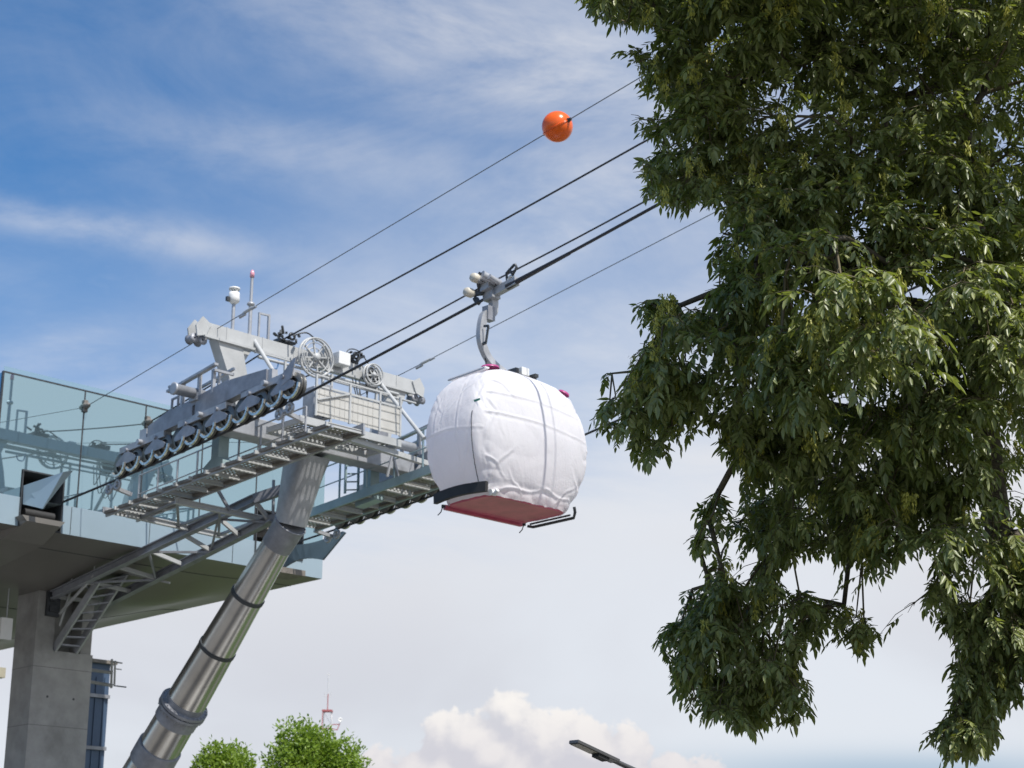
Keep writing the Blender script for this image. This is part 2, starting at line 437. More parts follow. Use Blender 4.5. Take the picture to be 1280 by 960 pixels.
# cumulus bank low in the north
def cumulus(dx0, dh0):
    """field > 0 inside the cloud; offsets shift the sample towards the light"""
    o = N('ShaderNodeVectorMath'); o.operation = 'ADD'; L(XH, o.inputs[0]); o.inputs[1].default_value = (dx0, dh0, 0)
    sc = N('ShaderNodeVectorMath'); sc.operation = 'SCALE'; L(o.outputs[0], sc.inputs[0]); sc.inputs['Scale'].default_value = F/100
    q = sc.outputs[0]
    fld = None
    for (px, py, r) in ((640, 897, 34), (585, 925, 40), (548, 928, 32), (612, 945, 50), (680, 925, 46), (735, 935, 42), (785, 940, 36), (840, 962, 30),
                        (478, 958, 26), (520, 965, 34), (885, 972, 26), (650, 985, 70), (780, 990, 60), (560, 985, 60), (930, 1000, 40), (400, 1000, 30)):
        rr = ray(px, py); c = (rr.x/rr.y*F/100, rr.z/rr.y*F/100, 0)
        dn = N('ShaderNodeVectorMath'); dn.operation = 'DISTANCE'; L(q, dn.inputs[0]); dn.inputs[1].default_value = c
        k = mth('SUBTRACT', r/100, dn.outputs['Value'])
        if fld is None: fld = k
        else: fld = mth('SMOOTH_MAX', fld, k, .12)
    n1 = noi(q, 2.0, 7, .55, .15, (3, 7, 1)); n2 = noi(q, 6, 5, .5, .1, (1, 2, 5))
    return mth('ADD', fld, mth('ADD', mth('MULTIPLY', mth('SUBTRACT', n1, .5), .70), mth('MULTIPLY', mth('SUBTRACT', n2, .5), .16)))
f0 = cumulus(0, 0); f1 = cumulus(.004, .010)
relief = sstep(mth('SUBTRACT', f0, f1), -.12, .30)
cumc = mixc(relief, K((.60, .61, .66)), K((.88, .85, .82)))
cumc = mixc(sstep(H, ray(640, 960).z/ray(640, 960).y, ray(640, 860).z/ray(640, 860).y), mixc(.45, cumc, K((.60, .58, .64))), cumc)
c1 = mixc(mth('MULTIPLY', sstep(f0, -.01, .07), mth('GREATER_THAN', dy, .2)), c1, cumc)
# below the horizon: plain ground haze
c1 = mixc(sstep(dz, -.02, -.06), c1, K((.30, .29, .27)))
L(c1, bg.inputs[0]); bg.inputs[1].default_value = SKYK

# ------------------------------------------------------------------ ground
g = MB(); g.add([(-3000, -3000, 0), (3000, -3000, 0), (3000, 3000, 0), (-3000, 3000, 0)], [(0, 1, 2, 3)])
g.build('ground', 'ground', kind='structure')
g = MB(); g.add([(-60, 3, .004), (16, 3, .004), (16, 9.5, .004), (-60, 9.5, .004)], [(0, 1, 2, 3)])
g.build('lawn', 'grass', kind='structure')
g = MB(); g.box((0, 16.5, .002), (90, 4.5, .002), (RT, Vector((0, 1, 0)), Z)); g.build('added_road', mat('asphalt', (.045, .045, .047), .85, 0, .2, .8, .3, 20), kind='structure')  # unseen road with kerbs and markings, added to vary the pole's reflections
for y_ in (11.85, 21.15):
    g = MB(); g.box((0, y_, .06), (90, .15, .06), (RT, Vector((0, 1, 0)), Z)); g.build('added_kerb', 'concrete', kind='structure')
g = MB()
for i in range(24): g.box((-70+i*6, 16.5, .006), (1.5, .07, .002), (RT, Vector((0, 1, 0)), Z))
g.build('added_road_marking', 'mast_white', kind='structure')
for (nm, mm_, u0_, u1_) in (('path', 'pale_paving', 20.4, 22.3), ('added_lane', 'asphalt_m', 23.3, 25.1), ('path', 'pale_paving', 25.4, 26.6), ('added_verge', 'grass', 27.0, 33.0), ('added_lane', 'asphalt_m', 14.0, 18.5)):
    g = MB(); g.uvz(u0_, u1_, -60, -12.5, .0, .008); g.build(nm, mm_, kind='structure')  # unseen ground strips, added to streak the reflection in the steel pole
g = MB(); g.add([(-3, 52, .004), (40, 52, .004), (60, 120, .004), (-60, 120, .004)], [(0, 1, 2, 3)])
g.build('park_ground', 'grass', kind='structure')

# ------------------------------------------------------------------ station
VF = -35.0                                  # plane of the glass front
UG0, UG1 = 18.32, 27.60
ZS, ZF, ZG = 10.36, 11.02, 13.80            # soffit edge, glass foot, glass top
st = thing('station_building', 'raised cable car station with teal mirror glass front and brown soffit', 'building', P(22.5, -44, 0))
VB = -60.0
def zs(v, u=22.0):                           # the soffit sags towards the pillar
    t = min(1, max(0, (UG1-u)/3.3)); t = t*t*(3-2*t); return ZS - min(.62, .055*max(0, VF-v)**2)*t
PN = (18.98, 20.06, ZS+.0, 11.66)             # near rope portal: u0,u1,z0,z1
PF = (25.45, 26.95, ZF-.3, 11.85)
m = MB()                                     # deck edge
def front(u0, u1, z0, z1): m.add([P(u0, VF, z0), P(u1, VF, z0), P(u1, VF, z1), P(u0, VF, z1)], [(0, 1, 2, 3)])
front(8, PN[0], ZS, ZF); front(PN[1], UG1, ZS, ZF)
m.add([P(UG1, VF, ZS), P(UG1, VB, ZS), P(UG1, VB, ZF), P(UG1, VF, ZF)], [(0, 1, 2, 3)])
m.add([P(8, VF, ZS), P(8, VB, ZS), P(8, VB, ZF), P(8, VF, ZF)], [(0, 1, 2, 3)])
m.add([P(8, VF, ZF), P(8, VB, ZF), P(UG1, VB, ZF), P(UG1, VF, ZF)], [(0, 1, 2, 3)])
m.build('fascia', 'fascia', st)
# soffit: a warped sheet of panels
m = MB(); nu, nv = 30, 44
gu = [8+(UG1-.004-8)*(i/nu) for i in range(nu+1)]; gv = [VF-.004-(VF-VB)*(j/nv)**1.6 for j in range(nv+1)]
m.add([P(a_, b_, zs(b_, a_)-.003) for a_ in gu for b_ in gv], [(i*(nv+1)+j, (i+1)*(nv+1)+j, (i+1)*(nv+1)+j+1, i*(nv+1)+j+1) for i in range(nu) for j in range(nv)], True)
m.build('soffit', 'soffit', st)
m = MB()
for vv in (VF-1.3, VF-6.2, VF-11): m.tube([P(a_, vv, zs(vv, a_)-.004) for a_ in gu], .012, 4)
build_each(m, 'soffit_joint', 'dark_steel', st)
# glass panes (the near portal is cut out of the second row of panes)
mull = [UG0, 20.42, 22.09, 23.76, 25.42, UG1]
def pane(u0, u1, z0, z1):
    m = MB(); m.uvz(u0+.014, u1-.014, VF-.03, VF+.0, z0, z1); return m.build('glass_panel', 'glass', st)
pane(mull[0], PN[0], ZF, PN[3]); pane(PN[1]-.02, mull[1], ZF, PN[3]); pane(mull[0], mull[1], PN[3], ZG)
for a, b_ in zip(mull[1:-2], mull[2:-1]): pane(a, b_, ZF, ZG)
pane(PF[1], mull[-1], ZF, PF[3]); pane(mull[-2], mull[-1], PF[3], ZG)
m = MB(); m.box(P(UG0-.015, VF-4.6, (ZF+ZG)/2), (.015, 4.56, (ZG-ZF)/2)); m.build('glass_panel', 'glass', st, label='side glass panel of the station')
m = MB(); m.box(P(UG1+.015-.03, VF-4.6, (ZF+ZG)/2), (.015, 4.56, (ZG-ZF)/2)); m.build('glass_panel', 'glass', st, label='side glass panel of the station')
m = MB()
for q in mull[1:-1]: m.uvz(q-.018, q+.018, VF-.04, VF+.006, ZF+.002, ZG-.002)
m.uvz(UG0-.03, UG0+.012, VF-.05, VF+.012, ZF+.002, ZG-.002)
build_each(m, 'glazing_bar', 'dark_steel', st)
m = MB(); m.uvz(UG0-.02, UG1+.02, VF-.06, VF+.01, ZG, ZG+.035); m.build('top_rail', 'dark_steel', st)
m = MB(); m.uvz(UG0, UG1, VF-.02, VF-.004, ZG+.036, ZG+.15); m.build('parapet_glass', 'clear', st)
m = MB(); m.uvz(UG0+.1, UG1-.1, VF-9.1, VF-.3, ZG-.2, ZG-.12); m.build('roof', 'galv_light', st)
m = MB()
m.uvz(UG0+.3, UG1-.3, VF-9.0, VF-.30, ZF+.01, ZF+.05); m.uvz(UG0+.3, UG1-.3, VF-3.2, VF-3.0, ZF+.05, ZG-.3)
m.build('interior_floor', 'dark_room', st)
m = MB()   # fascia panel joints
for q in (14.6, 17.0, 20.3, 22.4, 24.8): m.uvz(q-.008, q+.008, VF+.001, VF+.004, ZS+.01, ZF-.01)
build_each(m, 'panel_seam', 'dark_steel', st)
def portal(u0, u1, z0, z1, ax, az, near):
    m = MB(); t = .035
    m.uvz(u0, u0+t, VF-1.2, VF+.03, z0, z1); m.uvz(u1-t, u1, VF-1.2, VF+.03, z0, z1)
    m.uvz(u0+t, u1-t, VF-1.2, VF+.03, z1-t, z1); m.uvz(u0+t, u1-t, VF-1.2, VF+.02, z0, z0+t)
    fr = m.build('rope_portal', 'dark_steel', st)
    m = MB(); m.uvz(u0+t, u1-t, VF-1.25, VF-1.2, z0, z1); m.uvz(u0+.5, u0+.62, VF-1.0, VF-.2, z1-.42, z1-.36); m.uvz(u0+.1, u1-.1, VF-.9, VF-.8, z1-.5, z1-.3)
    m.build('recess', 'rust', fr)
    return fr
p1 = portal(*PN, 0, 0, True)
p2 = portal(*PF, 0, 0, False)
# guide plates that reach out of the portals
apex = hit(91, 588, V, VF+1.3); a2 = hit(79, 590, V, VF+1.3)
f_l = P(19.02, VF+.04, 11.28); f_b = P(19.04, VF+.04, 10.86); low_ = hit(53, 636, V, VF+.8)
m = MB(); m.ext([f_l, a2, low_, f_b], U*.03); m.ext([a2, apex, apex-Z*.16-V*.3, low_], U*.02-V*.02)
m.build('guide_plate', 'fascia', st, label='pale triangular guide plate at the near rope opening')
m = MB()
g0 = P(0, VF+.55, 0); 
def sec(v_, w0, w1, zt_, zb_): return [P(w0, v_, zt_), P(w1, v_, zt_), P(w1-.12, v_, zb_), P(w0+.12, v_, zb_)]
m.loft([sec(VF+.28, 18.92, 20.0, ZS+.20, ZS+.08), sec(VF-.6, 18.85, 20.1, ZS+.16, ZS-.20), sec(VF-7, 18.85, 20.1, ZS-.3, ZS-.95)], smooth=False)
m.build('cabin_guide', 'soffit', st)
m = MB()
for i in range(7): m.cyl(P(19.15, VF-.1-i*.25, ZS+.35), P(19.9, VF-.1-i*.25, ZS+.35), .10, 12)
m.build('tyre_conveyor', 'rubber', st)
# far guide: dark curved fin
fa = hit(428, 664, V, VF+2.0); arc = []
for i in range(9):
    t = i/8; p_ = P(26.2, VF+.02, ZF+.02).lerp(fa, t) - Z*(.13*sin(pi*t)); arc.append(p_)
bot = []
for i in range(9):
    t = i/8; bot.append(hit(403, 700, V, VF+1.6).lerp(P(26.2, VF+.02, 10.36), t) + Z*(.16*sin(pi*t)))
m = MB(); m.ext(arc+[fa+V*.1-Z*.05]+bot, U*.05); m.build('guide_plate', M['dark_blue'], st, label='dark curved guide plate at the far rope opening')
m = MB(); m.uvz(25.3, 26.6, VF-.1, VF+.6, ZS-.16, ZS-.02); m.build('cabin_guide', 'rust', st)
# small insulators where wires meet the glass
def anchor(px, py):
    c = hit(px, py, V, VF); m = MB(); m.lathe(c, V, [(0, .02), (.0, .07), (.06, .085), (.12, .05), (.16, .06), (.2, .03), (.24, .0)], 14)
    m.box(c+V*.03, (.05, .03, .14)); m.build('cable_anchor', 'rust', st); return c+V*.2
an1, an2, an3 = anchor(106, 508), anchor(184, 528), anchor(200, 551)
# small service platform front at the left lower edge
m = MB()
m.box(hit(-20, 625, V, VF+.05)+V*.02, (.01, .03, .01)); m.build('bolt', 'dark_steel', st)

# ------------------------------------------------------------------ concrete pillar
pv = -37.0
while hit(49, 738, V, pv).z < zs(pv): pv -= .02
pu = hit(49, 738, V, pv).dot(U)
pl = thing('concrete_pillar', 'square grey concrete pillar under the station with a notch holding the stair', 'pillar', P(pu+1, pv-.7, 0))
W_ = 1.62; Dp = 1.0
zt = zs(pv)+.15
zn = hit(90, 816, V, pv).z
m = MB()
m.uvz(pu, pu+W_, pv-Dp, pv, 0, zn)
m.uvz(pu, pu+.50, pv-Dp, pv, zn, zt)
m.uvz(pu+.50, pu+W_, pv-Dp, pv-.62, zn, zt)
m.uvz(pu+W_-.30, pu+W_, pv-.62, pv-.10, zn, zt)
m.build('shaft', 'concrete', pl)
m = MB()
for q in (2.1, 4.3, 6.5, 7.9): m.uvz(pu-.002, pu+W_+.002, pv-Dp-.002, pv+.002, q, q+.012)
m.build('shutter_joint', mat('dark_joint_mortar', (.17, .17, .165), .9), pl)  # joint bands in a darker grey than the shaft
for z_ in (1.2, 3.2, 5.4, 7.2):
    for q_ in (.45, W_-.45):
        m = MB(); m.cyl(P(pu+q_, pv-.02, z_), P(pu+q_, pv+.003, z_), .03, 12); m.build('tie_hole', 'dark_steel', pl)
m = MB(); m.uvz(pu+.2, pu+.55, pv, pv+.10, zt-.75, zt-.12); m.uvz(pu+.25, pu+.5, pv+.1, pv+.16, zt-.65, zt-.5); m.uvz(pu+.25, pu+.5, pv+.1, pv+.16, zt-.4, zt-.25)
m.build('bearing_bracket', 'dark_steel', pl)

# ------------------------------------------------------------------ inclined stair truss between pillar and tower
A0 = hit(66, 744, V, pv+.15); A1 = hit(318, 624, V, -31.35)
B1 = hit(337, 650, V, -31.35); B0 = P(A0.dot(U)+1.5, pv+.15, A0.z)
tr = thing('stair_truss', 'inclined galvanised stair truss linking the concrete pillar to the leaning tower pole', 'walkway', P(pu+1.2, pv+2, 0))
def I(p, q, w, h, name, mm, par, **k):
    m = MB(); m.ibeam(p, q, w, h, t=.022); return m.build(name, mm, par, **k)
I(A0, A1, .17, .20, 'chord', 'galv_dull', tr); I(B0, B1, .17, .20, 'chord', 'galv_dull', tr)
m = MB(); m.beam(A1, hit(357, 611, V, -30.75), .16, .22); m.beam(B1, hit(352, 648, V, -30.8), .16, .2); build_each(m, 'end_bracket', 'galv_dull', tr)
n_ = 6
for i in range(n_+1):
    t = i/n_; a_ = A0.lerp(A1, t); b_ = B0.lerp(B1, t); m = MB()
    m.beam(a_-Z*.02, b_-Z*.02, .07, .09); m.build('cross_bar', 'galv_light', tr)
m = MB()
for i in range(n_):
    a_ = A0.lerp(A1, i/n_) if i % 2 else B0.lerp(B1, i/n_); b_ = B0.lerp(B1, (i+1)/n_) if i % 2 else A0.lerp(A1, (i+1)/n_)
    m.beam(a_-Z*.06, b_-Z*.06, .05, .05)
m.build('bracing', 'galv_dull', tr)
# steep flight from the notch up to the truss
s0 = P(pu+.56, pv-.05, zn+.04); s1 = P(pu+1.14, pv-.05, zn+.04)
t0 = hit(124, 724, V, pv+1.5); t1 = hit(157, 716, V, pv+1.5)
m = MB(); m.beam(s0, t0, .06, .20); m.beam(s1, t1, .06, .20); fl = m.build('stringers', 'galv', tr)
for i in range(9):
    t = (i+.6)/9; m = MB(); m.beam(s0.lerp(t0, t), s1.lerp(t1, t), .22, .035); m.build('tread', 'galv_dull', tr)
m = MB()
m.beam(t1, t1+P(.5, 1.2, -.35), .05, .05); m.beam(P(pu+.55, pv+.1, zn+.9), A0.lerp(A1, .22), .05, .05); m.beam(P(pu+.58, pv+.1, zn+.6), P(pu+.7, pv+.3, zn+1.5), .04, .04)
m.beam(A0.lerp(A1, .10)+Z*.1, A0.lerp(A1, .12)+Z*.42-V*.2, .03, .03); m.beam(A0.lerp(A1, .22)+Z*.1, A0.lerp(A1, .24)+Z*.4-V*.2, .03, .03)
m.beam(A0+Z*.42-V*.2, A0.lerp(A1, .35)+Z*.42-V*.1, .03, .03)
build_each(m, 'strut', 'galv_light', tr)

# ------------------------------------------------------------------ tower
UC, VC = 23.05, -29.8
UN, UFR = 20.05, 26.2
foot = P(UC, -40.9, 0)
tw = thing('ropeway_tower', 'leaning stainless steel pole tower carrying two rows of sheave wheels and a crossbeam', 'tower', foot)
def pp(v): return P(UC, v, 9.91 + (v+30.85)*.985)     # centre line of the leaning pole
axp = (pp(-30)-pp(-40)).normalized()
secs = [(-30.85, -31.86, .335, .375), (-31.88, -32.93, .382, .425), (-32.95, -34.0, .430, .465), (-34.45, -35.02, .475, .485), (-35.3, -40.88, .50, .62)]
for (a, b_, r0, r1) in secs:
    m = MB(); m.tube([pp(a), pp((a+b_)/2), pp(b_)], [r0, (r0+r1)/2, r1], 48); m.build('pole_section', 'stainless', tw)
m = MB()
for a in (-31.87, -32.94): m.cyl(pp(a+.03), pp(a-.03), .40 if a > -32 else .445, 40)
build_each(m, 'joint_gap', 'dark_steel', tw)
m = MB(); m.cyl(pp(-34.0), pp(-34.12), .47, 40); m.cyl(pp(-34.10), pp(-34.15), .575, 48); m.cyl(pp(-34.17), pp(-34.22), .575, 48); m.cyl(pp(-34.2), pp(-34.45), .50, 40)
for i in range(28):
    t = 2*pi*i/28; a_ = axp.orthogonal().normalized(); b_ = axp.cross(a_); o = (a_*cos(t)+b_*sin(t))*.54
    m.cyl(pp(-34.08)+o, pp(-34.27)+o, .018, 6)
m.build('flange', 'galv_dull', tw)
m = MB(); m.cyl(pp(-35.0), pp(-35.34), .525, 40); m.build('band', 'galv_dull', tw)
m = MB(); m.cyl(pp(-40.5), P(UC, -41.0, -.1), .8, 32); m.build('foot_collar', 'galv_dull', tw)
m = MB(); m.uvz(UC-1.6, UC+1.6, -42.4, -39.2, -.2, .35); m.build('footing', 'concrete', tw)
# grey collar and tapered head
h0, h1, h2 = pp(-30.87), P(UC, -30.41, 10.30), P(UC, -29.9, 11.80)
m = MB(); m.tube([h0, h1], [.35, .36], 40); m.torus(h1, (h1-h0), .365, .022, 40); m.build('pole_collar', 'galv_dull', tw)
def ring(c, ax, hu, hv, k, n=40):
    ax = ax.normalized(); a_ = U; b_ = ax.cross(a_).normalized(); out = []
    for i in range(n):
        t = 2*pi*i/n; cs, sn = cos(t), sin(t)
        e = 2/k; out.append(c + a_*(hu*(abs(cs)**e)*(1 if cs > 0 else -1)) + b_*(hv*(abs(sn)**e)*(1 if sn > 0 else -1)))
    return out
m = MB(); m.loft([ring(h1, h2-h1, .355, .355, 2), ring(h1.lerp(h2, .35), h2-h1, .36, .38, 2.6), ring(h1.lerp(h2, .75), h2-h1, .38, .40, 4), ring(h2, h2-h1, .42, .42, 6)])
m.build('pole_head', 'galv', tw)
# yoke between the two batteries
m = MB(); m.uvz(20.3, 25.9, VC-.24, VC+.24, 11.80, 12.22); m.build('yoke', 'galv', tw, bevel=.02)
m = MB(); m.lathe(P(19.42, VC, 12.50), U, [(0, 0), (0, .10), (.0, .135), (.05, .135), (.05, .115), (1.6, .115), (1.6, 0)], 24)
m.lathe(P(25.2, VC, 12.50), U, [(0, 0), (0, .115), (1.3, .115), (1.3, .135), (1.4, .135), (1.4, 0)], 24)
build_each(m, 'battery_axle', 'galv', tw)
# lifting frame: tapered legs and crossbeam
def leg(ut0, ut1, ub0, ub1):
    m = MB(); zt_, zb = 13.80, 12.2; d = .15
    m.loft([[P(ub0, VC-d, zb), P(ub1, VC-d, zb), P(ub1, VC+d, zb), P(ub0, VC+d, zb)],
            [P((ub0*.55+ut0*.45), VC-d, 13.0), P((ub1*.6+ut1*.4), VC-d, 13.0), P((ub1*.6+ut1*.4), VC+d, 13.0), P((ub0*.55+ut0*.45), VC+d, 13.0)],
            [P(ut0, VC-d, zt_), P(ut1, VC-d, zt_), P(ut1, VC+d, zt_), P(ut0, VC+d, zt_)]], smooth=False)
    m.uvz(min(ub0, ub1)-.12, max(ub0, ub1)+.12, VC-.28, VC+.28, zb-.0, zb+.05)
    return m.build('frame_leg', 'galv_light', tw)
leg(20.34, 21.00, 21.00, 21.34); leg(25.72, 25.22, 25.12, 24.74)
m = MB(); m.ext([P(21.0, VC+.02, 13.82), P(21.35, VC+.02, 13.82), P(20.98, VC+.02, 13.2)], V*.04); m.ext([P(25.22, VC+.02, 13.82), P(24.95, VC+.02, 13.82), P(25.2, VC+.02, 13.3)], V*.04); build_each(m, 'gusset', 'galv_light', tw)
m = MB(); m.uvz(20.05, 25.98, VC-.13, VC+.13, 13.81, 14.09)
for q in (20.6, 21.55, 22.4, 23.6, 24.5, 25.4): m.uvz(q-.012, q+.012, VC-.145, VC+.145, 13.80, 14.10)
m.uvz(20.0, 25.9, VC+.15, VC+.21, 13.73, 13.78)
cbm = m.build('crossbeam', 'galv_light', tw)
for (e, s_) in ((20.05, -1), (25.98, 1)):
    m = MB(); m.ext([P(e, VC-.17, 13.78), P(e+s_*.22, VC-.17, 13.72), P(e+s_*.26, VC-.17, 13.95), P(e+s_*.10, VC-.17, 14.18), P(e-s_*.12, VC-.17, 14.05)], V*.04)
    m.ext([P(e, VC+.13, 13.78), P(e+s_*.22, VC+.13, 13.72), P(e+s_*.26, VC+.13, 13.95), P(e+s_*.10, VC+.13, 14.18), P(e-s_*.12, VC+.13, 14.05)], V*.04)
    build_each(m, 'end_bracket', 'galv_light', tw)
    for q in (.03, .24):
        m = MB(); m.lathe(P(e+s_*q, VC-.10, 13.68), V, [(0, .02), (0, .11), (.05, .08), (.15, .08), (.2, .11), (.2, .02)], 20); m.build('end_pulley', 'galv_dull', tw)
# conduit under the crossbeam, posts and rails
m = MB(); m.cyl(P(21.4, VC+.2, 13.60), P(25.4, VC+.2, 13.62), .035, 8); m.cyl(P(21.3, VC+.2, 13.70), P(23.0, VC+.2, 13.70), .025, 8)
m.cyl(P(23.0, VC+.24, 13.5), P(25.9, VC+.24, 13.5), .025, 8)
build_each(m, 'conduit', 'galv_light', tw)
m = MB()
for (u_, z0) in ((22.05, 12.2), (23.35, 12.0), (23.1, 12.0), (24.65, 12.1)): m.beam(P(u_, VC+.3, z0), P(u_, VC+.3, 13.62), .05, .05)
build_each(m, 'hanger_post', 'galv_light', tw)
for (a_, b_) in ((P(21.35, VC+.1, 13.98), hit(362, 497, U, 21.35)), (P(24.75, VC+.1, 13.95), hit(530, 548, U, 24.75))):
    m = MB(); m.tube([a_, b_], .045, 12); m.build('brace', 'galv_light', tw)
# spoked wheels on the crossbeam
def spoked(c, R, n, name='spoked_wheel'):
    m = MB(); m.torus(c, V, R, .03, 36, 8); m.torus(c+V*.10, V, R*.98, .018, 36, 6); m.torus(c, V, R*.52, .014, 28, 6); m.torus(c+V*.05, V, R*.76, .012, 28, 6)
    m.lathe(c-V*.05, V, [(0, 0), (0, R*.2), (.16, R*.2), (.16, 0)], 20)
    for i in range(n):
        t = 2*pi*i/n+.2; o = U*cos(t)+Z*sin(t); m.beam(c+o*R*.15+V*.02, c+o*R*.98+V*.02, .035, .03)
    return m.build(name, 'galv_light', tw)
spoked(P(22.83, VC+.34, 13.88), .44, 8)
spoked(P(24.48, VC+.34, 13.84), .25, 6)
m = MB(); m.lathe(P(24.48, VC+.22, 13.84), V, [(0, 0), (0, .2), (.1, .2), (.1, 0)], 24); m.build('wheel_backing', 'dark_steel', tw)
m = MB(); m.uvz(23.45, 23.78, VC+.16, VC+.42, 13.88, 14.18); m.build('control_box', 'white_box', tw, bevel=.015)
m = MB(); m.uvz(23.12, 23.34, VC+.05, VC+.3, 13.95, 14.2); m.build('control_box', 'galv_light', tw, bevel=.015)
# dark cable clamps on top of the crossbeam
def clamp(uc, zc):
    m = MB()
    for i in range(16):
        a_ = P(uc+random.uniform(-.2, .2), VC+random.uniform(-.1, .25), zc+random.uniform(0, .2))
        m.beam(a_, a_+P(random.uniform(-.14, .14), random.uniform(-.1, .12), random.uniform(-.05, .12)), .05, .045)
    m.uvz(uc-.22, uc+.22, VC-.1, VC+.1, zc-.02, zc+.05)
    m.torus(P(uc+.1, VC+.15, zc+.14), V, .07, .03, 16, 6)
    m.build('rope_clamp', 'dark_steel', tw)
clamp(22.22, 14.16); clamp(24.05, 14.14)
def loop(name, mm, pts, r):
    pts = [Vector(p) for p in pts]; out = []
    k = len(pts)
    for i in range(k-1):
        p0, p1_, p2_, p3 = pts[max(i-1, 0)], pts[i], pts[i+1], pts[min(i+2, k-1)]
        for j in range(6):
            t = j/6; out.append(.5*((2*p1_) + (-p0+p2_)*t + (2*p0-5*p1_+4*p2_-p3)*t*t + (-p0+3*p1_-3*p2_+p3)*t**3))
    out.append(pts[-1]); m = MB(); m.tube(out, r, 6); return m
m = loop('', '', [P(22.3, VC+.2, 14.3), P(22.6, VC+.3, 14.42), P(22.9, VC+.3, 14.3)], .018)
m.build('hose', 'dark_steel', tw)
for (u0, u1, zl) in ((24.1, 24.5, 13.0), (24.2, 24.75, 12.9), (24.4, 24.9, 12.85), (24.0, 24.25, 13.2)):
    k = loop('', '', [P(u0, VC+.22, 13.7), P(u0+.05, VC+.25, (13.7+zl)/2), P((u0+u1)/2, VC+.3, zl), P(u1, VC+.2, 13.6)], .014); k.build('hose', 'dark_steel', tw)
k = loop('', '', [P(23.75, VC+.2, 14.1), P(23.9, VC+.2, 14.36), P(24.2, VC+.2, 14.38), P(24.45, VC+.25, 14.12)], .014); k.build('hose', 'dark_steel', tw)
m = loop('', '', [P(21.7, VC+.2, 13.62), P(21.75, VC+.2, 13.45), P(21.9, VC+.2, 13.45), P(21.95, VC+.2, 13.65)], .016)
m.build('hose', 'blue_pipe', tw, label='blue hose loop under the crossbeam')
m = MB(); m.beam(P(21.52, VC, 14.13), P(21.52, VC, 14.66), .04, .04); m.beam(P(21.78, VC, 14.13), P(21.78, VC, 14.70), .05, .05); m.beam(P(21.5, VC, 14.68), P(21.8, VC, 14.70), .04, .04)
m.build('cable_gate', 'galv', tw)

